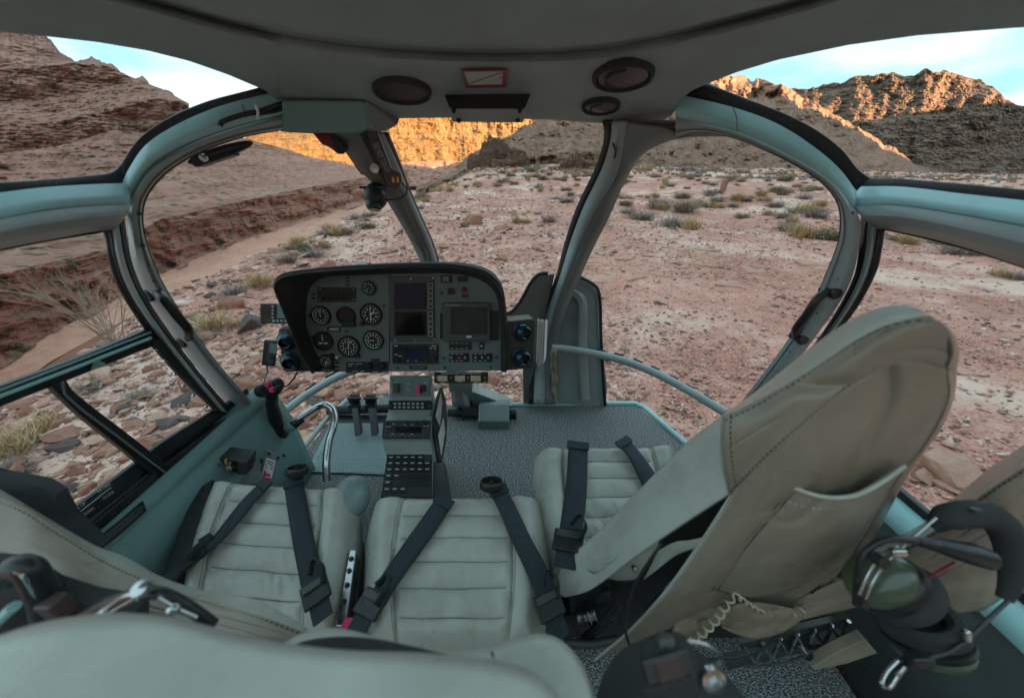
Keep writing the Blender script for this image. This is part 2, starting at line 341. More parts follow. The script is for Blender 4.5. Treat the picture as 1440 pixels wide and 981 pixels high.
M['ground'] = rockmat('stony_ground', [(.32, (.22, .095, .065)), (.62, (.70, .37, .275)), (.42, (.47, .21, .155)), (.51, (.63, .295, .22)), (.72, (.78, .48, .35))], .55, cell=55, bump=1.0, bdist=.03, patch=(.82, .58, .46))
0
M['rock'] = rockmat('red_rock', [(.3, (.27, .13, .09)), (.7, (.52, .27, .18)), (.5, (.40, .20, .14))], 2.2, bump=.8, bdist=.02)
M['rock_grey'] = rockmat('grey_rock', [(.3, (.08, .07, .07)), (.7, (.24, .18, .17)), (.5, (.15, .115, .11))], 2.2, bump=.8, bdist=.02)
M['rock_pink'] = rockmat('pink_rock', [(.3, (.42, .24, .17)), (.7, (.68, .43, .32)), (.5, (.56, .33, .235))], 2.2, bump=.8, bdist=.02)
M['rock_brown'] = rockmat('brown_rock', [(.3, (.12, .07, .055)), (.7, (.34, .19, .14)), (.5, (.22, .125, .095))], .8, bump=1.0, bdist=.3, scrub=1.2)
M['pebble'] = rockmat('rubble', [(.16, (.12, .095, .09)), (.80, (.78, .56, .46)), (.30, (.28, .19, .165)), (.45, (.50, .29, .22)), (.62, (.66, .42, .32))], 2.5, attr='rnd', bump=.5, bdist=.01)
M['pale'] = rockmat('pale_rock', [(.3, (.42, .215, .15)), (.7, (.74, .44, .32))], 3, bump=.8, bdist=.02)
M['cliff'] = rockmat('strata_cliff', [(.36, (.13, .075, .065)), (.66, (.80, .50, .37)), (.44, (.42, .19, .14)), (.50, (.60, .29, .215)), (.58, (.70, .37, .275))], .035, strata=.8, streak=.12, bump=1.0, bdist=2.5, steep=.10, scrub=.22)
M['gold'] = rockmat('sandstone', [(.34, (.19, .10, .05)), (.66, (.42, .27, .125)), (.5, (.32, .19, .087))], .03, strata=.35, streak=.1, bump=.8, bdist=2.5)
M['hillm'] = rockmat('scrub_hill', [(.36, (.17, .085, .06)), (.66, (.62, .35, .24)), (.45, (.32, .165, .115)), (.54, (.48, .26, .18))], .12, strata=.0, bump=1.0, bdist=.8, cell=.9, scrub=.5)
M['hillf'] = rockmat('far_hill', [(.36, (.11, .08, .075)), (.66, (.36, .21, .14)), (.46, (.20, .125, .10)), (.56, (.28, .165, .12))], .03, strata=.45, streak=.06, bump=.9, bdist=2.5, steep=.15, scrub=.12)
M['sand'] = rockmat('sand', [(.35, (.50, .23, .16)), (.65, (.70, .38, .27))], .05, strata=0, bump=.4, bdist=.3)
M['river'] = mat('muddy_water', (.30, .14, .09), .95, spec=.05, var=.2, vs=.1, bump=.2, bs=2)
M['twig'] = mat('dry_twig', (.38, .30, .22), .9, var=.2, vs=4)
M['straw'] = mat('straw_grass', (.56, .39, .20), .9, var=.35, vs=3)
M['sage'] = mat('sage_leaf', (.25, .195, .11), .9, var=.4, vs=3)
M['greybrush'] = mat('grey_brush', (.27, .21, .18), .9, var=.35, vs=4)
# ================================================================ TERRAIN
def terrain(X, Y):
    X = np.asarray(X, float); Y = np.asarray(Y, float); R = np.hypot(X, Y)
    xe = -3.3 - 1.0 * np.clip((Y - 2) / 3, 0, 1) - .058 * np.maximum(Y, 0) + .35 * vn(Y * .3, 0, 0, 3) * np.clip(R / 8, .3, 3)
    d = np.maximum(0, xe - X)
    z = -np.where(d < 2, d * d * .2, .8 + (d - 2) * .85); z = np.maximum(z, -25.0 - .02 * vn(X * .05, Y * .05))
    k = np.clip((R - 4) / 6, 0, 1)
    z = z + k * (.25 * vn(X * .12, Y * .12, 0, 5) + .10 * vn(X * .5, Y * .5, 0, 6)) + .035 * fbm(X * 1.3, Y * 1.3, 0, 4, 9)
    z = z + .035 * np.clip(Y - .35*X - 12, 0, 60) * (d <= 0) * np.clip((X - xe)/3, 0, 1)
    z = z - np.clip(R - 80, 0, 400) * .018 * (z > -10)
    return z
def ground_mesh():
    rs = np.concatenate([np.linspace(.0, 2.2, 4)[:-1], np.geomspace(2.2, 60, 250), np.geomspace(62, 3500, 60)])
    th = np.concatenate([np.linspace(-15, 195, 620), np.linspace(197, 343, 40)]) * math.pi / 180
    Rr, T = np.meshgrid(rs, th, indexing='ij'); X = Rr * np.cos(T); Y = Rr * np.sin(T); Z = terrain(X, Y)
    near = (Rr < 60); Z = Z + np.where(near, .012 * fbm(X * 9, Y * 9, 0, 3, 31), 0)
    b = MB(); b.grid(np.stack([X, Y, Z], -1), True)
    b.build('ground', M['ground'], kind='structure', label='stony pink desert ground of the landing ledge', flip=True)
ground_mesh()

def relief(lines, cols, rows, m, name, label, amp=.012, gul=.02, strat=.006, seed=0, jag=0):
    """a slope or cliff lofted through traced contour lines; every line is (points(px,py), range in metres (scalar or px->range))"""
    px = np.linspace(cols[0], cols[1], cols[2]); A = []
    for pts, rg in lines:
        p = np.array(pts, float); py = np.interp(px, p[:, 0], p[:, 1])
        if callable(rg): r = np.array([rg(a, b) for a, b in zip(px, py)])
        elif isinstance(rg, (list, tuple)): q = np.array(rg, float); r = np.interp(px, q[:, 0], q[:, 1])
        else: r = np.full_like(px, rg)
        A.append(np.stack([px, py, r], -1))
    A = np.array(A); G = []; KW = []
    for i in range(len(A) - 1):
        n = rows[i][0] if isinstance(rows[i], tuple) else rows[i]; kf = rows[i][1] if isinstance(rows[i], tuple) else .35
        KW += [kf]*(n + (i == len(A) - 2))
        for k in range(n + (i == len(A) - 2)):
            t = k / n; G.append(A[i] * (1 - t) + A[i+1] * t)
    G = np.array(G); px, py, r = G[..., 0], G[..., 1], G[..., 2]
    if jag:
        wgt = np.linspace(0, 1, G.shape[0])[:, None] ** 6; py = py + wgt * jag * fbm(px * .07, 3.1, 0, 5, seed + 90)
    x = (px - CX) / F; yc = (CY - py) / F; fw = CP + SP * yc; up = -SP + CP * yc; hr = np.hypot(x, fw); s = r / hr
    z = CZ + up * s; X = x * s; Y = fw * s; az = np.arctan2(x, fw)
    q = az * 60
    dd = gul * fbm(q * .35, z / r * 6, 0, 5, seed) + amp * fbm(X / r * 40, Y / r * 40, z / r * 60, 5, seed + 20)
    zz = z / r * 60 + .5 * fbm(q * .1, 0, 0, 3, seed + 40); dd = dd + strat * (vn(0, 0, zz * 2.2, seed + 50) + .6 * vn(q * .05, 0, zz * 5, seed + 51))
    kw = np.convolve(np.pad(np.array(KW), 3, 'edge'), np.ones(7)/7, 'valid')[:, None]; u_ = az*r/9.0
    fl = .6*np.abs(vn(u_*.5, z*.02, 0, seed + 60)) + .35*np.abs(vn(u_*1.6, z*.05, 0, seed + 61)) + .2*vn(u_*4, z*.2, 0, seed + 62)
    led = (z/r*60*3.1 + .8*vn(q*.12, 1.7, 0, seed + 63)) % 1.0; dd = dd + kw*(.010*fl) + kw*.0025*(led**3) + (1 - kw)*.0045*fbm(u_*2.2, z*.9, 0, 3, seed + 64) + .0035*fbm(u_*5, z*2.0, 0, 3, seed + 65)
    s2 = s * (1 + dd)
    V = np.stack([x * s2, fw * s2, CZ + up * s2], -1)
    if name == 'ret': return V
    b = MB(); b.grid(V); return b.build(name, m, kind='structure', label=label, smooth=True, ang=50)
def at_z(zz): return lambda px, py: float(np.hypot(*(PZ(px, py, zz)[:2])))
# left bank: river, sand, dark ledge cliff, talus, red cliffs
Bl = [(-260, 800), (-100, 640), (0, 562), (68, 510), (132, 474), (200, 437), (269, 399), (339, 371), (391, 349), (440, 331), (500, 313), (560, 291), (640, 268), (700, 255)]
Cl = [(-260, 700), (-100, 580), (0, 516), (81, 463), (137, 436), (222, 388), (287, 359), (356, 333), (440, 306), (500, 288), (560, 268), (640, 252), (700, 246)]
C2 = [(p[0], p[1] - max(3, 10 - p[0] * .012)) for p in Cl]
Dl = [(-260, 500), (-100, 425), (0, 385), (100, 362), (150, 350), (226, 308), (300, 292), (380, 274), (440, 262), (500, 252), (560, 240), (640, 232), (700, 228)]
El = [(-260, 262), (-100, 230), (0, 216), (60, 209), (100, 202), (147, 186), (200, 174), (262, 164), (300, 178), (345, 195), (400, 209), (440, 222), (500, 231), (560, 236), (640, 231), (700, 227)]
for_r = [(-260, 70), (0, 110), (250, 210), (500, 330), (700, 420)]
bm_ = MB(); pxs = np.linspace(-260, 700, 220)
zr = -24.6
bp = np.array(Bl); far = [PZ(p, y, zr) for p, y in zip(pxs, np.interp(pxs, bp[:, 0], bp[:, 1]))]
bm_.grid([[np.array((f[0] * .45 + .0, f[1] * .80, zr)) for f in far], far]); bm_.build('river', M['river'], kind='structure', label='narrow brown river at the bottom of the canyon')
def lower_d(px, py): return at_z(-24)(px, np.interp(px, *np.array(Cl).T)) * 1.10
relief([(Bl, at_z(-24.5)), (Cl, at_z(-24.0))], (-260, 700, 500), [30], M['sand'], 'sand_bank', 'pink sand bank along the far side of the river', amp=.004, gul=.002, strat=0, seed=4)
relief([([(p[0], p[1] + 3) for p in Cl], at_z(-24.4)), (C2, lambda a, b: at_z(-24)(a, np.interp(a, *np.array(Cl).T)) * 1.02), (Dl, lower_d), (El, lambda a, b: lower_d(a, b) * 1.9 + 60)],
       (-260, 700, 900), [(8, .2), (120, 1.0), (110, .1)], M['cliff'], 'canyon_wall', 'dark layered ledge and rubble slope across the river', amp=.022, gul=.012, strat=.0035, seed=11)
# the big red mesa on the left
E2 = [(-300, 255), (0, 222), (100, 210), (200, 182), (262, 170), (266, 170)]
F2 = [(-300, 190), (0, 176), (73, 173), (147, 157), (220, 138), (259, 143), (266, 152)]
G2 = [(-300, 160), (0, 146), (60, 140), (110, 132), (160, 121), (190, 113), (225, 126), (266, 146)]
H2 = [(-300, 110), (0, 98), (60, 94), (105, 88), (150, 93), (190, 110), (225, 124), (266, 145)]
I2 = [(-300, -60), (-60, 5), (0, 28), (50, 46), (75, 62), (105, 81), (140, 86), (180, 104), (215, 119), (240, 131), (260, 143), (266, 147)]
relief([(E2, 300), (F2, 306), (G2, 345), (H2, 352), (I2, 430)], (-300, 266, 560), [(50, 1.0), (35, .1), (55, 1.0), (60, .35)], M['cliff'], 'red_mesa', 'tall red mesa with banded cliffs to the left', amp=.014, gul=.012, strat=.002, seed=23, jag=5)
# sunlit wall up the canyon
relief([([(330, 262), (520, 262), (760, 262)], 520), ([(330, 230), (520, 233), (560, 228), (640, 226), (760, 226)], 640)], (338, 760, 480), [(40, .1)], M['cliff'], 'canyon_slope', 'shaded pink slope at the foot of the golden wall', amp=.015, gul=.02, strat=.003, seed=37)
relief([([(330, 230), (520, 233), (560, 228), (640, 226), (760, 226)], 640), ([(330, 205), (352, 200), (450, 195), (620, 190), (760, 188)], 700),
        ([(338, 203), (346, 194), (352, 187), (380, 182), (440, 178), (520, 165), (600, 140), (760, 130)], 760)], (338, 760, 480), [(50, .3), (60, 1.0)], M['gold'], 'sandstone_wall', 'golden sunlit sandstone wall up the canyon', amp=.015, gul=.02, strat=.003, seed=37, jag=3)
# near rocky rise in the middle running up to the lit ridge on the right
rise_r0 = [(560, 60), (700, 60), (900, 80), (1100, 120), (1400, 170)]
rise_r1 = [(560, 66), (640, 75), (760, 130), (900, 190), (1020, 330), (1320, 330), (1400, 330)]
relief([([(585, 275), (700, 262), (900, 252), (1100, 250), (1340, 268)], rise_r0),
        ([(585, 268), (640, 246), (700, 232), (780, 215), (900, 214), (1000, 200), (1100, 195), (1200, 215), (1320, 252), (1340, 262)], [(a, b * .6 + c[1] * .4) for (a, b), c in zip(rise_r0, [(0, 64), (0, 75), (0, 150), (0, 320), (0, 330)])]),
        ([(585, 264), (625, 246), (640, 238), (660, 216), (685, 202), (712, 190), (735, 176), (780, 160), (860, 150), (940, 135), (985, 112), (1020, 104), (1045, 109), (1072, 114), (1100, 121), (1130, 134), (1160, 152), (1200, 176), (1260, 212), (1310, 241), (1322, 250), (1340, 258)], rise_r1)],
       (585, 1340, 900), [90, 110], M['hillm'], 'rocky_rise', 'scrubby rocky rise and ridge beyond the landing ledge', amp=.05, gul=.06, strat=.003, seed=51, jag=4)
# big far hill on the right
relief([([(1080, 275), (1300, 275), (1440, 290), (1800, 330)], 480), ([(1080, 225), (1200, 222), (1300, 235), (1440, 262), (1800, 300)], 640), ([(1080, 160), (1170, 155), (1250, 160), (1350, 180), (1440, 225), (1800, 280)], 730),
        ([(1080, 130), (1120, 124), (1170, 119), (1205, 106), (1240, 103), (1280, 105), (1305, 97), (1350, 107), (1380, 111), (1402, 128), (1425, 143), (1440, 151), (1520, 190), (1800, 270)], 820)],
       (1080, 1800, 620), [(40, .05), (80, .25), (80, .35)], M['hillf'], 'far_hill', 'broad layered hill with sunlit top beyond the ridge on the right', amp=.016, gul=.03, strat=.002, seed=71, jag=3)
# unseen ridge behind the landing place, its crest shaped to cast the shade
def shade_ridge():
    us = np.linspace(-900, 2200, 240); hs = np.interp(us, [-900, 5, 55, 250, 285, 300, 318, 328, 345, 370, 420, 860, 1100, 2200], [205, 195, 125, 100, 72, 60, 40, 26, 22, 46, 90, 113, 105, 90])
    hs = hs + 4 * fbm(us * .02, 0, 0, 4, 5); G = []
    for k in np.linspace(-1, 1, 15):
        t = -220 + k * 150; h = hs * (1 - abs(k) ** 1.1) - 28 * abs(k)
        G.append([(u * .8 - t * .6, u * .6 + t * .8, hh + 3 * float(vn(u * .03, t * .03, 0, 8)) * (1 - abs(k))) for u, hh in zip(us, h)])
    b = MB(); b.grid(G); b.build('shade_ridge', M['hillm'], kind='structure', label='unseen ridge behind the landing place, shaped to shade it')
shade_ridge()

# ---------------------------------------------------------------- rubble and rocks
WIN = [[(0,345),(140,322),(205,461),(0,541)], [(90,545),(205,480),(318,580),(225,655)], [(0,570),(70,545),(235,665),(100,750),(0,690)],
       [(200,300),(210,265),(350,190),(520,215),(610,376),(400,390),(385,520),(500,530),(540,560),(430,640),(300,510)], [(600,375),(540,200),(860,175),(770,390),(700,400)],
       [(790,385),(900,220),(985,185),(1175,270),(1175,360),(1010,600),(960,620),(850,560),(840,400)], [(1244,319),(1440,366),(1440,640),(1230,700),(1340,500),(1250,435),(1170,480)], [(630,525),(745,525),(745,565),(630,565)]]
def inpoly(x, y, P):
    c = np.zeros(x.shape, bool); n = len(P)
    for i in range(n):
        x1, y1 = P[i]; x2, y2 = P[(i+1) % n]; c ^= ((y1 > y) != (y2 > y)) & (x < (x2 - x1) * (y - y1) / (y2 - y1 + 1e-9) + x1)
    return c
def project(X, Y, Z):
    dz = Z - CZ; dep = Y * CP - dz * SP; up = Y * SP + dz * CP; dep = np.maximum(dep, 1e-3)
    return CX + F * X / dep, CY - F * up / dep, dep
def hull(n, seed, flat=1.0, fine=False, rough=.07):
    r = np.random.default_rng(seed); P = r.normal(size=(n, 3)); P /= np.linalg.norm(P, axis=1)[:, None]; P *= r.uniform(.75, 1.1, (n, 1)); P *= (1, r.uniform(.6, .9), flat)
    bm = bmesh.new(); [bm.verts.new(p) for p in P]; bmesh.ops.convex_hull(bm, input=bm.verts)
    for v in [v for v in bm.verts if not v.link_faces]: bm.verts.remove(v)
    if fine:
        bmesh.ops.bevel(bm, geom=list(bm.edges), offset=.035, segments=1, affect='EDGES'); bmesh.ops.triangulate(bm, faces=bm.faces)
        bmesh.ops.subdivide_edges(bm, edges=list(bm.edges), cuts=1, use_grid_fill=True); bmesh.ops.triangulate(bm, faces=bm.faces)
        c_ = np.array([v.co[:] for v in bm.verts]); d_ = rough * fbm(c_[:, 0]*3, c_[:, 1]*3, c_[:, 2]*3 + seed, 3, seed)
        for v, q in zip(bm.verts, d_): v.co *= 1 + q
    bm.verts.index_update(); V = np.array([v.co[:] for v in bm.verts]); Fs = [[v.index for v in f.verts] for f in bm.faces]; bm.free(); return V, np.array(Fs)
RV = [hull(13, i, random.choice((.35, .5, .65))) for i in range(14)]
PV = [hull(8, 50 + i, .6) for i in range(8)]
n = 32000
th = rng.uniform(math.radians(-12), math.radians(192), n); R = np.exp(rng.uniform(math.log(2.0), math.log(48), n)); X = R*np.cos(th); Y = R*np.sin(th)
size = rng.gamma(1.6, .045, n) * (.8 + .035*R) + .02
dense = .5 + .5*vn(X*.35, Y*.35, 0, 77) + np.where(X < 1.0 + .1*Y, .7, -.35); dense = dense + np.where((X > 1) & (Y < 8), -.1, 0)
size = np.where(X > 1 + .1*Y, size*.6, size*.56) * np.where((X > -.6) & (Y < 7), .5, 1)
keep = (rng.uniform(0, 1, n) < dense) & ~((np.abs(X) < 1.25) & (Y < 2.1)) & (Y > -2.5)
X, Y, R, size = X[keep], Y[keep], R[keep], size[keep]; Z = terrain(X, Y)
ux, uy, dep = project(X, Y, Z); vis = np.zeros(len(X), bool)
for P in WIN: vis |= inpoly(ux, uy, P)
vis &= (Z > -3) & (dep > .3)
app = np.where(vis, size / dep, 0); order = np.argsort(-app)
top = set(order[:285].tolist())
rmesh = []; TONES = ('rock', 'rock_pink', 'rock', 'rock_grey', 'rock', 'rock_pink', 'rock'); TN = {'rock': 'red-brown', 'rock_grey': 'dark grey', 'rock_pink': 'pale pink'}
for i_, (V, Fs) in enumerate([hull(15, 300 + i, random.choice((.35, .5, .7)), True) for i in range(21)]):
    me = bpy.data.meshes.new('rock'); me.from_pydata(V.tolist(), [], Fs.tolist()); me.materials.append(M[TONES[i_ % 7]]); rmesh.append(me)
ZONES = ['outside the upper left door window', 'outside the small left window pane', 'outside the low left window pane', 'ahead through the left bubble window', 'ahead through the centre windscreen', 'seen through the right windscreen', 'outside the right door window', 'seen below the instrument panel']
def zone(x, y, z):
    u_, v_, _ = project(np.array([x]), np.array([y]), np.array([z]))
    for P, nm in zip(WIN, ZONES):
        if inpoly(u_, v_, P)[0]: return nm
    return 'at the edge of the window frames'
for j, i in enumerate(order[:285]):
    k = int(rng.integers(len(rmesh))); o = bpy.data.objects.new('rock', rmesh[k]); COL.objects.link(o); s_ = float(size[i])
    o.scale = (s_, s_*rng.uniform(.7, 1.1), s_*rng.uniform(.7, 1.1)); o.rotation_euler = (rng.uniform(-.35, .35), rng.uniform(-.35, .35), rng.uniform(0, 6.28))
    o.location = (float(X[i]), float(Y[i]), float(Z[i]) + s_*.12)
    zn = zone(X[i], Y[i], Z[i]); pq = float(app[i]); prop(o, ('large ' if pq > .075 else 'fist-sized ' if pq < .045 else 'mid-sized ') + TN[TONES[k % 7]] + ' rock ' + zn, 'rock', TN[TONES[k % 7]] + ' rocks ' + zn + (', large' if pq > .075 else ', small' if pq < .045 else ''))
def merged(name, label, X, Y, Z, size, variants, seed, m):
    r = np.random.default_rng(seed); Vs, Fsl, rn, n0 = [], [], [], 0
    kk = r.integers(len(variants), size=len(X))
    for k, (V, Fs) in enumerate(variants):
        idx = np.where(kk == k)[0]
        if not len(idx): continue
        a = r.uniform(0, 6.28, len(idx)); c, s_ = np.cos(a), np.sin(a); tl = r.uniform(-.4, .4, len(idx))
        W = V[None] * (size[idx][:, None, None] * r.uniform(.7, 1.15, (len(idx), 1, 3)))
        z0 = W[..., 2] + W[..., 0]*tl[:, None]; x = W[..., 0]*c[:, None] - W[..., 1]*s_[:, None]; y = W[..., 0]*s_[:, None] + W[..., 1]*c[:, None]
        P = np.stack([x + X[idx][:, None], y + Y[idx][:, None], z0 + (Z[idx] + size[idx]*.1)[:, None]], -1).reshape(-1, 3)
        nf = (Fs[None] + (np.arange(len(idx))*len(V))[:, None, None]).reshape(-1, 3) + n0
        Vs.append(P); Fsl.append(nf); rn.append(np.repeat(r.uniform(0, 1, len(idx)), len(V))); n0 += len(P)
    V = np.concatenate(Vs); Fs = np.concatenate(Fsl); me = bpy.data.meshes.new(name)
    me.vertices.add(len(V)); me.vertices.foreach_set('co', V.ravel()); me.loops.add(Fs.size); me.loops.foreach_set('vertex_index', Fs.ravel().astype(np.int32))
    me.polygons.add(len(Fs)); me.polygons.foreach_set('loop_start', np.arange(0, Fs.size, 3, dtype=np.int32)); me.update(calc_edges=True)
    at = me.attributes.new('rnd', 'FLOAT', 'POINT'); at.data.foreach_set('value', np.concatenate(rn)); me.materials.append(m)
    o = bpy.data.objects.new(name, me); COL.objects.link(o); return prop(o, label, 'stones', kind='stuff')
rest = np.array(order[285:]); merged('rubble', 'smaller red and grey rubble scattered over the desert ledge', X[rest], Y[rest], Z[rest], size[rest], RV, 3, M['pebble'])
n = 130000
th = rng.uniform(math.radians(-14), math.radians(194), n); R = np.exp(rng.uniform(math.log(1.6), math.log(26), n)); X = R*np.cos(th); Y = R*np.sin(th)
size = rng.gamma(2, .006, n)*(.8 + .09*R) + .006
kp = ~((np.abs(X) < 1.0) & (Y < 1.7)) & (rng.uniform(0, 1, n) < .65 + .45*vn(X*.6, Y*.6, 0, 99)); X, Y, size = X[kp], Y[kp], size[kp]
merged('gravel', 'loose gravel and chips covering the ground', X, Y, terrain(X, Y), size, PV, 5, M['pebble'])
# pale boulder group low on the right and flat bedrock slabs
def boulder(px, py, w_, h_, label, cat='boulder', m='pale', seed=0, n=26, flat=.5, name='boulder', sh=0):
    c = PZ(px, py, 0); c = PZ(px, py, float(terrain(c[0], c[1]))); V, Fs = hull(n, 500 + seed, flat, True)
    b = MB(); V = V * (w_, w_*.8, h_ / flat) @ rotz(seed*1.3).T + c + (0, 0, h_*.35); b.add(V, [tuple(f) for f in Fs]); b.build(name, M[m], label=label, cat=cat, smooth=False)
boulder(1330, 662, .22, .10, 'pale cream boulder on the gravel low in the right window', seed=1, n=34)
boulder(1352, 690, .13, .05, 'small pale rock beside the cream boulder in the right window', seed=2)
boulder(1298, 672, .09, .04, 'flat pale stone left of the cream boulder', seed=3)
boulder(785, 417-0, .12, .03, 'small white flat stone beside the dark grey nose panel', seed=4) if False else None
boulder(330, 432, .22, .13, 'rounded tan boulder among rubble left of the instrument hood', seed=5, m='rock')
boulder(440, 408, .20, .12, 'dark angular boulder just left of the instrument hood top', seed=6, m='rock')
boulder(667, 316, .42, .32, 'lone upright brown boulder seen through the centre windscreen', seed=7, m='rock', flat=.8)
boulder(708, 323, .5, .12, 'flat dark slab right of the upright brown boulder', seed=8, m='rock', flat=.4)
boulder(702, 226, 4.2, 3.6, 'big red-brown outcrop on the near rise, centre windscreen', seed=9, m='rock', n=60, flat=.7, name='outcrop', cat='rock outcrop') if False else None
def clip_cell(P, a, n_):
    o = []
    for i in range(len(P)):
        p, q = P[i], P[(i+1) % len(P)]; dp, dq = (p - a) @ n_, (q - a) @ n_
        if dp <= 0: o.append(p)
        if dp*dq < 0: o.append(p + (q - p)*(dp/(dp - dq)))
    return o
def bedrock():
    r = np.random.default_rng(12); c = at0_(900, 366); root = thing('bedrock_outcrop', 'pale cracked bedrock breaking through the gravel ahead of the right windscreen', 'bedrock', (c[0], c[1], float(terrain(c[0], c[1])) - .05))
    pts = [np.array((c[0] + 1.25*r.normal(), c[1] + .9*r.normal() - .25*0)) for _ in range(110)]; me_n = 0
    for i, p in enumerate(pts):
        P = [p + np.array(v) for v in ((-.42, -.22), (.3, -.3), (.45, .2), (-.3, .28))]
        for j, q in enumerate(pts):
            if j != i and np.linalg.norm(q - p) < 2.2:
                d = q - p; l = np.linalg.norm(d); P = clip_cell(P, p + d*(.5 - .012/l), d/l)
                if len(P) < 3: break
        if len(P) < 3 or r.uniform() < .3: continue
        P = np.array(P); P = p + (P - p)*r.uniform(.82, 1.0); zt = float(terrain(*p)) + r.uniform(-.03, .012); tl = r.normal(size=2)*.05
        T = np.c_[P, zt + (P - p) @ tl]; b = MB(); m_ = T.mean(0); n = len(T); top = m_ + (T - m_)*.93 + (0, 0, .012)
        b.add(np.r_[T - (0, 0, .12), T, top], [tuple(range(2*n, 3*n))] + [(k, (k+1) % n, n + (k+1) % n, n + k) for k in range(n)] + [(n + k, n + (k+1) % n, 2*n + (k+1) % n, 2*n + k) for k in range(n)]); b.build('slab', M['pale'], root, smooth=False)
def at0_(px, py): c = PZ(px, py, 0); return float(c[0]), float(c[1])
bedrock()
# rocky knoll in the centre
kn = thing('knoll', 'small dark rocky knoll on the near rise, seen through the centre windscreen', 'rock outcrop', (-2.2, 58, float(terrain(-2.2, 58)) - .5))
for i, (dx, dy, s_, hh) in enumerate(((0, 0, 3.4, 3.6), (-2.6, -1, 2.6, 2.0), (2.4, .5, 2.8, 2.6), (-4.6, -2, 2.0, 1.1), (1, -3, 2.2, 1.4), (-1.2, -2.4, 1.6, 2.6), (1.4, 1.2, 1.8, 3.2), (-3.4, .6, 1.5, 2.4), (12, 4, 2.6, 2.2), (14.5, 4.5, 2.0, 1.6), (16.5, 5, 1.6, 1.0))):
    V, Fs = hull(60, 700 + i, .8, True, .28); x_, y_ = -2.2 + dx, 58 + dy; V = V*(s_*.8, s_*.65, hh*.8/.8) + (x_, y_, float(terrain(x_, y_)) + hh*.15); b = MB(); b.add(V, [tuple(f) for f in Fs]); b.build('rock_mass', M['rock_brown'], kn, smooth=False)

# ---------------------------------------------------------------- shrubs
def clump(kind, seed):
    r = np.random.default_rng(seed); b = MB(); n = {'straw': 190, 'brush': 170, 'sage': 240}[kind]
    for i in range(n):
        a = r.uniform(0, 6.28); e = r.uniform(.25, 1.0) if kind != 'straw' else r.uniform(.6, 1.25); l = r.uniform(.55, 1.0)*(1.0 if kind != 'sage' else .85)
        d = np.array((math.cos(a)*math.cos(e), math.sin(a)*math.cos(e), math.sin(e))); st = np.array((r.uniform(-.3, .3), r.uniform(-.3, .3), 0))
        side = np.cross(d, (0, 0, 1.)); side /= max(np.linalg.norm(side), .01); w_ = .012 if kind != 'sage' else .01
        p1 = st + d*l*.5 + (0, 0, .03); p2 = st*.8 + d*l + r.uniform(-.1, .1, 3)
        b.add([st - side*w_, st + side*w_, p1 + side*w_, p1 - side*w_, p2], [(0, 1, 2, 3), (3, 2, 4)])
        if kind != 'straw':
            for q in range(5 if kind == 'sage' else 3):
                c = st + (p2 - st)*r.uniform(.35, 1.05) + r.uniform(-.09, .09, 3); v1 = r.normal(size=3); v2 = r.normal(size=3); v1 *= .055/np.linalg.norm(v1); v2 *= .03/np.linalg.norm(v2)
                if kind == 'brush': v1 *= 1.6; v2 *= .25
                b.add([c - v1, c - v2, c + v1, c + v2], [(0, 1, 2, 3)])
    me = bpy.data.meshes.new(kind); V = np.concatenate(b.V); V[:, 2] = np.maximum(V[:, 2], -.02); me.from_pydata(V.tolist(), [], b.F); me.materials.append(M[{'straw': 'straw', 'brush': 'greybrush', 'sage': 'sage'}[kind]]); return me
CL = {k: [clump(k, 10*i + j) for j in range(3)] for i, k in enumerate(('straw', 'brush', 'sage'))}
LB = {'straw': 'pale straw-coloured grass clump on the stony ground', 'brush': 'dry grey-brown desert shrub on the stony ground', 'sage': 'low green-grey desert bush on the stony ground'}
def shrub(x, y, s_, kind, label=None):
    o = bpy.data.objects.new({'straw': 'grass_clump', 'brush': 'dry_shrub', 'sage': 'green_shrub'}[kind], random.choice(CL[kind])); COL.objects.link(o)
    o.location = (x, y, float(terrain(x, y)) - .02); o.scale = (s_, s_, s_*random.uniform(.65, .85)); o.rotation_euler = (0, 0, random.uniform(0, 6.28))
    if label: prop(o, label, {'straw': 'grass', 'brush': 'shrub', 'sage': 'shrub'}[kind])
    else:
        zn = zone(x, y, float(terrain(x, y)) + .1); fz = 'distant ' if math.hypot(x, y) > 25 else ''
        prop(o, fz + {'straw': 'straw-coloured grass clump ', 'brush': 'dry grey-brown shrub ', 'sage': 'low green-grey bush '}[kind] + zn, {'straw': 'grass', 'brush': 'shrub', 'sage': 'shrub'}[kind], fz + {'straw': 'grass clumps ', 'brush': 'dry shrubs ', 'sage': 'green bushes '}[kind] + zn)
    return
    if 0: prop(o, LB[kind], {'straw': 'grass', 'brush': 'shrub', 'sage': 'shrub'}[kind], {'straw': 'grass clumps on the ledge', 'brush': 'dry shrubs on the ledge', 'sage': 'green desert shrubs on the ledge'}[kind])
def at0(px, py): c = PZ(px, py, 0); return float(c[0]), float(c[1])
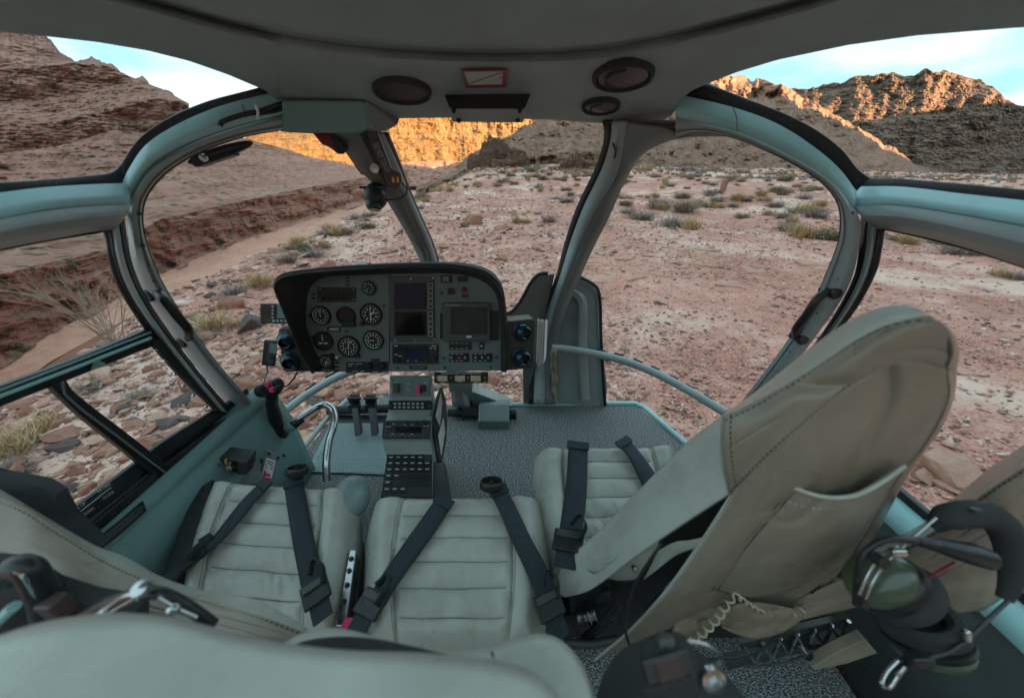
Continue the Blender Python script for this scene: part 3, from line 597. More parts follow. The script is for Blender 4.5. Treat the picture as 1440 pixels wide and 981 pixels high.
for px, py, s_, k, lb in [(300, 462, .42, 'straw', 'largest straw-yellow grass clump by the ledge edge, left bubble window'), (284, 480, .30, 'brush', 'pale dry shrub in front of the largest straw-yellow clump'), (345, 455, .22, 'straw', None), (370, 400, .28, 'straw', None), (420, 345, .5, 'straw', 'straw clump on the skyline edge above the river'), (440, 360, .45, 'brush', None), (405, 372, .4, 'brush', None),
                          (455, 350, .4, 'straw', None), (515, 325, .5, 'sage', 'yellow-green bush beside the left windscreen pillar'), (480, 335, .55, 'straw', None), (330, 415, .3, 'brush', None), (20, 632, .3, 'straw', 'straw clump at far left low window pane'), (55, 600, .25, 'straw', None), (10, 665, .22, 'brush', None), (130, 540, .24, 'brush', 'grey dry shrub under the left window rail'), (200, 560, .2, 'brush', None),
                          (945, 322, .8, 'brush', 'large dry shrub seen through the right windscreen'), (970, 328, .6, 'straw', None), (900, 310, .9, 'brush', 'dark twiggy shrub left of the large dry shrub, right windscreen'), (960, 300, 1.0, 'brush', None), (1100, 312, .6, 'brush', None), (1110, 318, .4, 'straw', None), (1275, 348, .5, 'straw', 'straw clump at the top of the right door window'), (1262, 343, .4, 'sage', None), (1400, 395, .3, 'straw', None), (1430, 400, .35, 'brush', None)]:
    x, y = at0(px, py); shrub(x, y, s_, k, lb)
cnt = 0
while cnt < 520:
    th = random.uniform(math.radians(12), math.radians(97)); R = math.exp(random.uniform(math.log(11), math.log(78))); x, y = R*math.cos(th), R*math.sin(th)
    if vn(x*.12, y*.12, 0, 300) < -.25 - (R > 18)*.3: continue
    if R < 17 and random.random() < .85: continue
    shrub(x, y, random.uniform(.35, .8)*(1 if R < 40 else 1.3), random.choices(('straw', 'brush', 'sage'), (.4, .38, .22))[0]); cnt += 1
for k in range(34):                                                 # scrub along the ledge edge
    y = random.uniform(5, 50); x = -4.2 - .06*y + random.uniform(-.8, .9)*(1 + y*.03); shrub(x, y, random.uniform(.25, .5)*(1 + y*.02), random.choices(('straw', 'brush', 'sage'), (.55, .35, .1))[0])
# bare branching bush in front of the left window
def bare_bush():
    t = MB(); x, y = at0(158, 472); base = np.array((x, y, float(terrain(x, y)) - .02)); r = np.random.default_rng(4); root = thing('bare_bush', 'leafless branching desert bush outside the left door window', 'bush', base)
    def br(p, d, l, rad, lev, b):
        q = [p]; dd = d.copy()
        for i in range(5): dd = dd + r.normal(size=3)*.08; dd /= np.linalg.norm(dd); q.append(q[-1] + dd*l/5)
        b.tube(np.array(q), np.linspace(rad, rad*.45, 6), 5)
        if lev:
            for k in range(4):
                i = int(r.integers(1, 5)); nd = dd + r.normal(size=3)*.42; nd[2] = abs(nd[2])*.8 + .1; br(q[i], nd/np.linalg.norm(nd), l*r.uniform(.4, .65), rad*.5, lev - 1, b)
    for k in range(12):
        b = MB(); a = r.uniform(0, 6.28); d = np.array((math.cos(a)*.55, math.sin(a)*.4, r.uniform(1.1, 1.9))); br(base + r.uniform(-.05, .05, 3), d/np.linalg.norm(d), r.uniform(.55, .95), .006, 2, b); b.build('branch', M['twig'], root)
bare_bush()
# barrel cactus
x, y = at0(1014, 276); b = MB(); b.lathe((x, y, float(terrain(x, y)) - .03), (0, 0, 1), [(.16, 0), (.2, .2), (.21, .5), (.17, .72), (.06, .8), (0, .81)], 18)
b.build('cactus', M['rock'], label='single dark barrel cactus standing upright in the distant scrub', cat='cactus')

# scrub too far off to pick apart, on the plain and the rise
n = 5200; th = rng.uniform(math.radians(12), math.radians(100), n); R = np.exp(rng.uniform(math.log(45), math.log(150), n)); X = R*np.cos(th); Y = R*np.sin(th); sz = rng.uniform(.12, .5, n)
kp = (X > -8) & (rng.uniform(0, 1, n) < .6 + .5*vn(X*.06, Y*.06, 0, 400)); h_ = n//2
for nm, mm, sl_ in (('distant_scrub', 'greybrush', slice(0, h_)), ('distant_scrub', 'sage', slice(h_, n))):
    k_ = kp[sl_]; x_, y_, s_ = X[sl_][k_], Y[sl_][k_], sz[sl_][k_]; merged(nm, 'distant desert scrub spread over the plain before the hills', x_, y_, terrain(x_, y_), s_, PV, 8 + h_, M[mm])
# ================================================================ CABIN SHELL
FL = CZ - 1.15                                            # floor height
cab = thing('helicopter_cabin', 'grey-green helicopter cabin shell with big curved windows, seen from the back seat', 'helicopter', (0, .8, FL))
sky_l = [(-300,285),(-80,268),(0,262),(60,258),(120,252),(160,246),(175,234),(200,198),(240,170),(290,148),(340,134),(400,119)]
Ls_r = [(-300,312),(-80,288),(0,280),(60,272),(120,267),(180,264)]; Ls_h = [(180,264),(188,245),(212,210),(250,184),(300,161),(345,147),(405,133)]
Lm_r = [(-300,362),(-80,325),(0,312),(60,300),(120,293),(180,290)]; Lm_h = [(180,290),(192,262),(216,232),(260,206),(320,183),(405,160)]
Lb_r = [(-300,400),(-80,356),(0,341),(70,329),(130,319),(155,318)]
LI = [(405,181),(345,191),(285,211),(235,240),(206,273),(199,300),(204,337),(220,381),(238,414),(272,465),(312,517),(367,579),(420,632),(455,665)]
LO = [(405,160),(320,183),(260,206),(216,232),(192,262),(180,290),(180,320),(182,350),(188,381),(207,421),(235,461),(279,520),(330,579),(367,612),(405,642),(440,676)]
sky_r = [(975,114),(1044,141),(1105,165),(1148,188),(1182,215),(1202,240),(1219,253),(1263,255),(1440,272),(1530,283),(1750,312)]
Rs_h = [(950,132),(1031,151),(1095,175),(1148,209),(1182,239),(1204,268)]; Rs_r = [(1204,268),(1263,269),(1350,280),(1440,291),(1530,302),(1750,330)]
Rm_h = [(950,164),(1037,185),(1111,219),(1162,249),(1192,279),(1203,292)]; Rm_r = [(1203,292),(1263,291),(1350,304),(1440,320),(1530,336),(1750,376)]
Rb_r = [(1236,316),(1260,318),(1351,338),(1440,366),(1530,396),(1750,469)]
RI = [(950,192),(982,185),(1031,193),(1080,212),(1129,237),(1163,262),(1181,290),(1181,334),(1163,383),(1144,424),(1105,482),(1060,542),(1010,605),(960,652)]
RO = [(950,164),(1037,185),(1111,219),(1162,249),(1192,279),(1210,312),(1208,345),(1200,385),(1184,420),(1155,462),(1112,520),(1064,582),(1010,645)]
def strip(name, curves, m, n=48, mid=None, **kw):        # loft between traced edges, each (fn, pts, offset)
    G = [ON(f, p, n, o) for f, p, o in curves]; b = MB(); b.grid(G); return b.build(name, M[m], cab, **kw)
for sky_, s_h, s_r, m_h, m_r, b_r, I, O in ((sky_l, Ls_h, Ls_r, Lm_h, Lm_r, Lb_r, LI, LO), (sky_r, Rs_h, Rs_r, Rm_h, Rm_r, Rb_r, RI, RO)):
    sgn = -1 if I is LI else 1
    hh = [p for p in sky_ if (p[0] > 165 if sgn < 0 else p[0] < 1225)]; rr = [p for p in sky_ if (p[0] < 180 if sgn < 0 else p[0] > 1200)]
    strip('window_seal', [(HOOP, hh, .05), (HOOP, offs(hh, 5*(-1 if sgn < 0 else -1)) if False else hh, .02), (HOOP, s_h, .015)], 'seal', solid=.012, soff=0)
    strip('window_seal', [(SIDE, rr, .04), (SIDE, rr, .015), (SIDE, s_r, -.0)], 'seal', solid=.012)
    def mid_(a, b_, t): a = spl(a, 40); b_ = spl(b_, 40); return (a*(1-t) + b_*t).tolist()
    strip('roof_arch', [(HOOP, s_h, .03), (HOOP, s_h, .0), (HOOP, mid_(s_h, m_h, .5), -.012), (HOOP, m_h, -.02)], 'light', solid=.01, soff=-1 if sgn < 0 else 1)
    strip('door_rail', [(SIDE, s_r, .02), (SIDE, s_r, -.012), (SIDE, mid_(s_r, m_r, .5), -.03), (SIDE, m_r, -.045)], 'light', solid=.01, soff=-1)
    strip('door_rail', [(SIDE, m_r, -.046), (SIDE, mid_(m_r, b_r, .35), -.052), (SIDE, mid_(m_r, b_r, .6), -.036), (SIDE, b_r, -.01)], 'frame', solid=.01, soff=-1)
    # the hoop itself: ridge in the middle, both flanks falling away
    strip('door_hoop', [(HOOP, O, .04), (HOOP, O, -.018), (HOOP, mid_(O, I, .3), -.03), (HOOP, mid_(O, I, .62), -.028), (HOOP, I, -.004), (HOOP, I, .05)], 'frame', n=70, ang=32)
    ii = offs(I, sgn * 4); b = MB(); b.tube(ON(HOOP, ii, 70, .05), .0085, 8); b.build('bubble_seal', M['seal'], cab)
    b = MB(); mm = offs(mid_(O, I, .8), 0); b.tube(ON(HOOP, mm, 70, -.02), .0022, 6); b.build('hoop_trim_line', M['frame_dark'], cab)
    # underside of the arch is darker trim
    Ih = [p for p in I if p[1] < (272 if sgn < 0 else 262)]; 
# ---- doors
M['lining'] = mat('door_trim_dark', (.06, .075, .07), .7, var=.2, vs=9, bump=.3, bs=300)  # darker tone, used for the right door panel only
def door(sgn):
    left = sgn < 0
    if left: lowO = [(168,296),(172,322),(176,350),(186,385),(203,421),(231,463),(275,522),(326,582)]; Wf = [(140,316),(147,323),(153,340),(157,365),(171,405),(207,461),(258,524),(300,574)]
    else: lowO = [(1218,296),(1214,322),(1213,345),(1206,385),(1188,424),(1160,468),(1116,526),(1068,588)]; Wf = [(1248,318),(1242,323),(1239,342),(1230,376),(1207,424),(1177,466),(1141,518),(1101,570)]
    def between(t): A, B_ = spl(lowO, 40), spl(Wf, 40); return (A*(1-t) + B_*t).tolist()
    for nm, mt, tt in (('door_seal', 'seal', ((-.12, .01), (.12, -.004), (.27, .0))), ('door_frame', 'frame', ((.27, .002), (.34, -.016), (.5, -.022), (.62, -.014), (.66, .0))), ('window_seal', 'seal', ((.66, .0), (.8, -.012), (1.0, -.002), (1.02, .02)))):
        b = MB(); b.grid([ON(SIDE, between(t), 40, o) for t, o in tt]); b.build(nm, M[mt], cab, solid=.006, ang=32)
    if left: W = [(-80,362),(0,347),(70,334),(130,325),(148,323),(155,340),(158,365),(172,405),(207,461),(225,484),(262,528),(302,572)]
    else: W = [(1530,402),(1440,371),(1351,344),(1262,323),(1241,322),(1236,345),(1229,378),(1206,424),(1176,466),(1140,518),(1100,570)]
    b = MB(); P = ON(SIDE, W, 90, -.004); b.tube(P, .0065, 8); b.build('window_seal', M['seal'], cab)
    # inner panel below the window, from the sill down to the floor
    prof = [(.965, .725), (.950, .722), (.925, .735), (.905, .76), (.885, .83), (.872, .95), (.862, 1.17)]
    ys = np.linspace(-.25, 1.06, 40); b = MB(); b.grid([[(sgn*x*(1 - .03*max(0, y - .7)), y, CZ - z) for y in ys] for x, z in prof])
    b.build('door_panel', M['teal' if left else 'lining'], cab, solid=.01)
    b = MB(); b.grid([[(sgn*(x - .004)*(1 - .03*max(0, y - .7)), y, CZ - z + .004) for y in ys] for x, z in prof[:4]]); b.build('sill_ledge', M['light' if not left else 'teal'], cab, solid=.006)
    b = MB(); P = [(sgn*.955, y, CZ - .72) for y in (-.25, 1.0)]; b.box((sgn*.957, .38, CZ - .712), (.018, 1.27, .03)); b.build('window_sill', M['black'], cab, bevel=.004)
    # grab handle on the hoop
    h = [(222,411),(232,422),(250,445),(264,462),(266,476)] if left else [(1163,408),(1150,420),(1135,442),(1120,462),(1120,472)]
    offv = [-.022, -.05, -.055, -.045, -.018]
    P = [HOOP(p[0], p[1], o) for p, o in zip(h, offv)]; b = MB(); b.tube(spl3(P, 24), .011, 12); 
    for k in (0, -1): b.lathe(HOOP(*h[k]), (0, -1, 0), [(.016, -.01), (.016, .03), (.012, .034)], 14)
    b.build('grab_handle', M['black'], cab)
door(-1); door(1)
# left door sliding window: middle bar, mullion, lower frame, print
def sidebar(name, top, bot, m, off=-.006, th=.014, n=24):
    b = MB(); b.grid([ON(SIDE, top, n, off), ON(SIDE, bot, n, off)]); return b.build(name, M[m], cab, solid=th, bevel=.003)
sidebar('window_rail', [(-90,572),(0,541),(105,503),(209,461)], [(-90,606),(0,570),(105,529),(218,484)], 'black')
b = MB(); b.tube(ON(SIDE, [(-90,592),(0,557),(105,517),(212,475)], 20, -.022), .0035, 6); b.build('rail_trim', M['light'], cab)
b = MB(); b.tube(ON(SIDE, [(-90,584),(0,549),(105,509),(212,467)], 20, -.02), .0022, 6); b.build('rail_trim', M['teal'], cab)
sidebar('window_mullion', [(66,542),(110,584),(170,632),(218,672)], [(88,533),(100,550),(180,612),(236,656)], 'black', -.012, .016)
b = MB(); b.tube(ON(SIDE, [(88,536),(93,556),(172,618),(232,664)], 24, -.028), .0022, 6); b.build('mullion_trim', M['frame_dark'], cab)
sidebar('window_latch_bar', [(91,722),(194,646),(222,624),(306,572)], [(103,745),(213,657),(236,640),(320,584)], 'black', .0, .012)
sidebar('window_frame', [(-90,900),(60,786),(113,746),(222,658),(322,582)], [(-90,925),(60,806),(116,762),(238,664),(330,592)], 'black', -.012, .016)
sidebar('window_runner', [(210,481),(246,522),(302,577)], [(222,475),(262,521),(318,583)], 'matte', -.01, .014)
b = MB()
for p in ((219,492), (232,508), (246,526), (258,542), (272,556), (290,572)): c = SIDE(p[0], p[1], -.026); b.lathe(c, (1, 0, 0), [(.0045, -.002), (.0045, .002), (0, .003)], 8)
b.build('screw', M['steel'], cab)
b = MB(); c = SIDE(136, 512, -.02); b.add([c + v for v in ((0, -.015, -.006), (0, .015, -.006), (.012, 0, -.006), (.004, 0, .014))], [(0, 1, 2), (0, 1, 3), (1, 2, 3), (0, 2, 3)]); b.build('window_stop', M['teal'], cab)
a0, a1 = SIDE(103, 730, -.0085), SIDE(188, 668, -.0085); rt = a1 - a0; rt /= np.linalg.norm(rt); nn = np.array((1, 0, .1)); upv = np.cross(nn, rt); upv /= np.linalg.norm(upv)
dn = np.array((.0, 0, 0))
for st, p, wd in (("PULL UP", (110,714), .026), ("TO OPEN", (146,686), .026), ("PUSH DOWN", (119,723), .034), ("TO LOCK", (152,696), .024)):
    c = SIDE(p[0], p[1], -.010); text(st, c, rt, upv, .0085, M['white'], cab, wid=wd)
b = MB(); b.tube([SIDE(104, 726, -.0095), SIDE(156, 685, -.0095)], .0008, 4); b.build('print_line', M['white'], cab)
# sill pocket and handle recess on the left door
b = MB(); b.grid([ON(SIDE, [(118,770),(160,738),(200,704)], 10, -.035), ON(SIDE, [(134,778),(170,750),(206,718)], 10, -.055)]); b.build('door_latch_recess', M['black'], cab, solid=.006)
# panes
def pane(name, curves, n=26, **kw): return strip(name, curves, 'glass', n=n, **kw)
pane('door_pane', [(SIDE, [(-80,362),(0,347),(70,334),(148,323)], .006), (SIDE, [(-80,572),(0,541),(105,503),(207,461)], .006)])
pane('door_pane', [(SIDE, [(66,570-25),(-90,600)][::-1], .012), (SIDE, [(-90,900),(60,786),(222,658)], .012)])
pane('door_pane', [(SIDE, [(90,533),(214,481)], .002), (SIDE, [(240,655),(318,584)], .002)])
pane('door_pane', [(SIDE, [(1530,402),(1440,371),(1262,323),(1238,322)], .006), (SIDE, [(1530,940),(1440,862),(1235,704),(1100,600)], .006)])
topL = [(-80,30),(0,36),(60,42),(130,50),(200,62),(260,76),(320,97),(400,119)]
def roofpane(top, low):
    G = [[CEIL(p[0], p[1], .01) for p in spl(top, 30)], [(HOOP(p[0], p[1], .03) if 180 < p[0] < 1215 else SIDE(p[0], p[1], .012)) for p in spl(low, 30)]]
    A, B_ = np.array(G[0]), np.array(G[1]); ou = np.sign(A[:, :1])*np.array((.05, 0, .03)); b = MB(); b.grid([A*(1-t) + B_*t + ou*math.sin(math.pi*t) for t in np.linspace(0, 1, 7)]); b.build('roof_pane', M['glass'], cab)
roofpane(topL, [(-80,274),(0,268),(60,262),(120,256),(170,246),(200,204),(240,176),(320,143),(400,121)])
topR = [(975,114),(1040,94),(1100,77),(1200,55),(1300,42),(1440,30),(1530,26)]
roofpane(topR, [(975,117),(1044,145),(1105,170),(1148,193),(1185,222),(1222,256),(1263,260),(1440,278),(1530,290)])

# ---- roof liner
front = [(-120,40),(0,43),(60,49),(130,57),(200,69),(260,84),(320,105),(372,127),(392,142),(394,185),(440,188),(505,187),(520,182),(532,170),(548,166),(640,165),(700,166),(780,168),(860,174),(905,176),(930,172),(947,160),(957,140),(975,126),(1040,100),(1100,82),(1200,61),(1300,47),(1440,36),(1560,30)]
step = [(-120,-60),(60,-50),(140,-25),(240,3),(320,25),(400,43),(480,55),(560,63),(640,67),(700,68),(780,67),(860,60),(960,39),(1060,14),(1140,-8),(1230,-40),(1560,-60)]
def linrow(pts, n): p = np.array(pts, float); d = np.r_[0, np.cumsum(np.linalg.norm(np.diff(p, axis=0), axis=1))]; t = np.linspace(0, d[-1], n); return np.c_[np.interp(t, d, p[:, 0]), np.interp(t, d, p[:, 1])]
n = 240; fr = linrow(front, n); xx = np.linspace(-120, 1560, n); st = np.array(step, float)
tp = np.c_[fr[:, 0]*.8 + xx*.2, np.interp(fr[:, 0]*.8 + xx*.2, st[:, 0], st[:, 1]) + 8]; tp[:, 1] = np.minimum(tp[:, 1], fr[:, 1] - 6)
G = [[CEIL(p[0], p[1], .05) + np.array((0, .012, 0)) for p in fr], [CEIL(p[0], p[1], .015) + np.array((0, .006, 0)) for p in fr], [CEIL(p[0], p[1]) for p in fr]]
for t in np.linspace(.04, 1, 16):
    q = fr*(1-t) + tp*t; G.append([CEIL(p[0], p[1], .004*math.sin(math.pi*t) + (.03*((t-.75)/.25)**2 if t > .75 else 0)) for p in q])
G.append([g + np.array((0, -.05, .0)) for g in G[-1]])
b = MB(); b.grid(G); b.build('roof_liner', M['liner'], cab, ang=60)
sp_ = linrow(step, 120); G = [[CEIL(p[0], p[1], -.014 + .05) + np.array((0, .01, 0)) for p in sp_]]
for a in np.linspace(0, math.pi/2, 7): G.append([CEIL(p[0], p[1] - 9*(1 - math.cos(a))*1.0, -.014 + .03*(1 - math.sin(a))) for p in sp_])
for dy in (20, 50, 90, 140): G.append([CEIL(p[0]*.9 + 72, p[1] - dy, -.014 - .0006*dy*0) for p in sp_])
b = MB(); b.grid(G); b.build('roof_panel', M['liner'], cab, ang=70, label='raised middle panel of the roof lining')
# corner box on the left of the liner
def solidpoly(pts, fn, v, name, m, bevel=.004, parent=cab, **kw): b = MB(); b.prism([fn(*p) for p in pts], v); return b.build(name, M[m], parent, bevel=bevel, **kw)
solidpoly([(395,140,1.0),(512,141,1.05),(520,180,1.05),(508,188,1.05),(400,187,1.0),(394,178,1.0)], lambda x, y, Y: PY(x, y, Y), (0, .14, .02), 'corner_cover', 'teal', .012)
solidpoly([(512,141,1.05),(560,176,1.16),(540,186,1.16),(508,188,1.05)], lambda x, y, Y: PY(x, y, Y), (0, .05, .03), 'corner_cover', 'frame_dark', .006)
# arch cable with ties
b = MB(); P = [HOOP(p[0], p[1], -.03) for p in [(405,143),(385,150),(365,157),(345,160),(325,166),(312,171),(309,177)]]; b.tube(spl3(P, 40), .0055, 10)
P = [HOOP(p[0], p[1], -.03) for p in [(405,150),(385,157),(362,160)]]; b.tube(spl3(P, 20), .004, 8); b.build('cable', M['black'], cab)
b = MB(); P = [HOOP(p[0], p[1], -.042) for p in [(360,148),(363,158),(362,168)]]; b.tube(P, .003, 6); b.build('cable_tie', M['white'], cab)
# air outlets and loudspeaker in the liner
def ceil_n(P): n = np.array((.125*P[0], .2, 1.0)); return -n / np.linalg.norm(n)
def outlet(px, py, r, name, label):
    c = CEIL(px, py); nrm = ceil_n(c); t = thing(name, label, name.replace('_', ' '), c)
    b = MB(); b.lathe(c, nrm, [(r, -.005), (r, .004), (r*.97, .008), (r*.9, .009), (r*.86, .002), (r*.84, -.002)], 40); b.build('outer_ring', M['matte'], t)
    return c, nrm, t, r
for px, py, r, lb in ((876,107,.066,'larger round brown air outlet on the right of the roof lining'), (845,149,.050,'smaller round brown air outlet in front of the larger one')):
    c, nrm, t, r = outlet(px, py, r, 'air_outlet', lb)
    b = MB(); b.lathe(c, nrm, [(r*.84, -.002), (r*.8, .004), (r*.3, .009), (0, .010)], 36); b.build('disc', M['maroon'], t)
    b = MB(); fr_ = frame(nrm, (0, 1, 0)); P = [c + fr_ @ np.array((r*.8*math.cos(a) - r*.25, r*.8*math.sin(a), .009)) for a in np.linspace(-1.1, 1.1, 20)]; b.tube(P, r*.035, 6); b.build('flap_edge', M['matte'], t)
c, nrm, t, r = outlet(566, 128, .068, 'loudspeaker', 'round black loudspeaker recess on the left of the roof lining')
b = MB(); b.lathe(c, nrm, [(r*.86, .004), (r*.75, -.004), (r*.3, -.006), (0, -.006)], 32); b.build('grille', M['seal'], t)
# placard
pl = thing('placard', 'small white placard with dark red border and diagonal line on the roof lining', 'placard', CEIL(681, 110))
Q = [CEIL(649,98,-.002), CEIL(713,97,-.002), CEIL(712,122,-.002), CEIL(655,123,-.002)]; b = MB(); b.prism(Q, (0, 0, -.0015)); b.build('border', M['red'], pl)
Q2 = [CEIL(653,101,-.004), CEIL(707,100,-.004), CEIL(706,118,-.004), CEIL(659,119,-.004)]; b = MB(); b.prism(Q2, (0, 0, -.001)); b.build('card', M['dimwhite'], pl)
b = MB(); b.tube([CEIL(660,118,-.0055), CEIL(705,102,-.0055)], .0006, 4); b.build('diagonal_line', M['red'], pl)
b = MB(); b.lathe(CEIL(704,109,-.005), (0, 0, -1), [(.003, 0), (.003, .001), (0, .001)], 10); b.build('dot', M['red'], pl)
# overhead switch box
ob = thing('overhead_box', 'dark grey overhead box with four screws hanging at the front of the roof lining', 'overhead box', PY(690, 150, 1.1))
Pt = [(622,126),(750,124),(740,152),(631,151)]; A = [CEIL(x, y, -.004) for x, y in Pt[:2]]; 
f1 = [PY(622,126,1.06), PY(750,124,1.06), PY(739,152,1.03), PY(631,152,1.03)]; f2 = [PY(631,153,1.03), PY(739,153,1.03), PY(736,173,1.08), PY(636,172,1.08)]
b = MB(); b.prism(f1, (0, .06, .03)); b.build('top_cover', M['matte'], ob, bevel=.003)
b = MB(); b.prism(f2, (0, .08, .02)); b.build('front_plate', M['console'], ob, bevel=.004)
b = MB()
for x, y, Y in ((638,156,1.03), (731,156,1.03), (645,170,1.07), (728,169,1.07)): b.lathe(PY(x, y, Y - .004), (0, -.8, -.6), [(.006, -.004), (.005, .002), (0, .003)], 14)
b.build('screw', M['black'], ob)

# ---- windscreen pillars
Pa = [(470,186),(500,232),(530,262),(556,300),(584,350),(596,380),(610,440),(640,572)]; Pb = [(516,186),(545,232),(560,262),(578,300),(600,350),(608,380),(622,440),(652,572)]; Pc = [(545,186),(562,228),(574,262),(590,300),(610,345),(619,380),(634,440),(664,572)]
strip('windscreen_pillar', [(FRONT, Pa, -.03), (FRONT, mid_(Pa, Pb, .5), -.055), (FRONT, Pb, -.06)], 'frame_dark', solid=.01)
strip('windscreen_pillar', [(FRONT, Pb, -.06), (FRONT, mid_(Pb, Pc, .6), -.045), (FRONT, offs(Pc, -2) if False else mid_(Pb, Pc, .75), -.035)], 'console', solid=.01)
b = MB(); G = [ON(FRONT, mid_(Pb, Pc, .75), 30, -.036), ON(FRONT, Pc, 30, -.01)]; b.grid(G); b.build('pillar_seal', M['seal'], cab, solid=.008)
Qa = [(848,170),(851,190),(840,230),(812,290),(795,340),(782,390),(763,440),(748,500),(744,568)]; Qb = [(862,170),(860,195),(848,235),(822,290),(803,340),(788,390),(770,440),(755,500),(751,568)]
Qc = [(882,172),(878,205),(868,245),(838,298),(816,345),(798,390),(780,440),(768,500),(766,568)]; Qd = [(965,186),(905,214),(880,250),(858,300),(835,345),(815,390),(795,440),(782,500),(778,568)]
b = MB(); b.grid([ON(FRONT, Qa, 30, -.01), ON(FRONT, Qb, 30, -.03)]); b.build('pillar_seal', M['seal'], cab, solid=.008)
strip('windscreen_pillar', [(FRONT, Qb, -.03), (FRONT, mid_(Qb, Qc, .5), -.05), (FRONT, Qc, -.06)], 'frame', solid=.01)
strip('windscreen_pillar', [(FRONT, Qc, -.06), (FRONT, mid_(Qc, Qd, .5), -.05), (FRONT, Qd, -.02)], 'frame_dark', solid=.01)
b = MB(); b.tube([FRONT(x, y, -.065) for x, y in ((862,202),(866,212),(864,222))], .003, 6); b.build('pillar_clip', M['black'], cab)
# header joining roof and right pillar and hoop
b = MB(); G = [[PY(x, y, Y) for x, y, Y in r] for r in ([(862,166,1.2),(900,169,1.16),(935,169,1.13),(968,171,1.1),(1000,180,1.08)], [(866,182,1.24),(900,184,1.2),(940,182,1.17),(990,181,1.13),(1036,189,1.10)], [(868,200,1.28),(890,214,1.25),(918,206,1.2),(960,190,1.16),(1034,193,1.11)])]
b.grid(G); b.build('windscreen_header', M['frame_dark'], cab, solid=.015, sub=1)
# panes of the bubble
BI = [(405,181),(345,191),(285,211),(235,240),(206,273),(199,300),(204,337),(220,381),(238,414),(272,465),(312,517),(360,572)]
pane('windscreen_pane', [(HOOP, BI, .06), (FRONT, [(x*.55 + a[0]*.45, y*.55 + a[1]*.45) for (x, y), a in zip(spl(BI, 8), spl(Pa[:7], 8))], .01), (FRONT, Pa[:7], 0)], n=40)
pane('windscreen_pane', [(FRONT, Pc, 0), (FRONT, mid_(Pc, Qa, .5), .0), (FRONT, Qa, 0)], n=40)
BR = [(965,190),(982,185),(1031,193),(1080,212),(1129,237),(1163,262),(1181,290),(1181,334),(1163,383),(1144,424),(1105,482),(1060,542)]
pane('windscreen_pane', [(FRONT, Qd[:8], 0), (FRONT, mid_(Qd[:8], BR, .5), .01), (HOOP, BR, .06)], n=40)
# lower frame rails of the bubble
def rail(pts, r, name='bubble_rail'):
    b = MB(); b.tube(YS(pts, 44), r, 14); b.build(name, M['frame'], cab)
rail([(776,489,1.47),(800,491,1.47),(835,497,1.46),(880,508,1.42),(925,526,1.36),(970,550,1.26),(1020,580,1.14)], .019)
rail([(560,500,1.5),(505,518,1.46),(470,532,1.42),(430,556,1.34),(390,585,1.22),(360,604,1.14)], .019)
b = MB()
for i in range(7): t0 = i/7; P = YS([(838,491,1.48),(880,501,1.44),(925,519,1.38),(970,543,1.28),(1012,568,1.17)], 60); seg = P[int(t0*60):int(t0*60) + 5]; b.tube(seg, .005, 6)
for i in range(4): P = YS([(505,511,1.48),(470,524,1.44),(430,548,1.36),(392,577,1.24)], 60); seg = P[i*15:i*15 + 9]; b.tube(seg, .005, 6)
b.build('rail_gasket', M['seal'], cab)
# nose cover panel right of the pillar, and its dark shoulder
fn = lambda x, y, Y: PY(x, y, Y)
b = MB(); b.prism(YS([(786,385,1.58),(800,386,1.58),(834,402,1.56),(841,415,1.56),(843,470,1.54),(849,568,1.50),(766,570,1.50),(768,500,1.55),(776,440,1.58)], 60)[:60], (0, .05, 0)); b.build('nose_cover', M['frame'], cab, bevel=.006)
b = MB(); b.tube(YS([(786,383,1.57),(800,384,1.57),(836,401,1.55),(843,416,1.55),(845,470,1.53),(851,570,1.49)], 40), .008, 8); b.build('cover_seal', M['seal'], cab)
b = MB(); G = [YS(p, 20) for p in ([(793,402,1.555),(818,412,1.545),(826,424,1.54),(826,480,1.525),(830,562,1.48)], [(797,404,1.535),(814,413,1.528),(820,426,1.525),(820,480,1.51),(824,562,1.465)], [(798,412,1.535),(810,420,1.53),(815,430,1.525),(814,480,1.51),(818,562,1.465)], [(798,416,1.56),(808,424,1.55),(811,434,1.545),(810,480,1.53),(813,562,1.49)])]; b.grid(G); b.build('cover_rib', M['console'], cab)
b = MB(); b.prism([PY(*p) for p in [(711,446,1.49),(722,438,1.5),(734,422,1.52),(746,400,1.54),(757,388,1.56),(780,385,1.58),(770,440,1.57),(758,500,1.53),(752,568,1.5),(736,568,1.5),(734,450,1.5)]], (0, .03, 0)); b.build('nose_shoulder', M['frame_dark'], cab, bevel=.004)
b = MB(); b.tube(YS([(709,443,1.48),(722,436,1.5),(734,420,1.52),(746,398,1.54),(757,386,1.56),(770,384,1.57)], 30), .008, 8); b.build('cover_seal', M['seal'], cab)
# leather-wrapped cable run at the foot of the pillar
b = MB(); P = YS([(779,492,1.45),(778,510,1.45),(780,530,1.45),(778,548,1.45),(781,566,1.45)], 40); b.tube(P, .014 + .0035*np.sin(np.linspace(0, 26, 40)), 12); b.build('wrapped_hose', M['leather_dark'], cab)
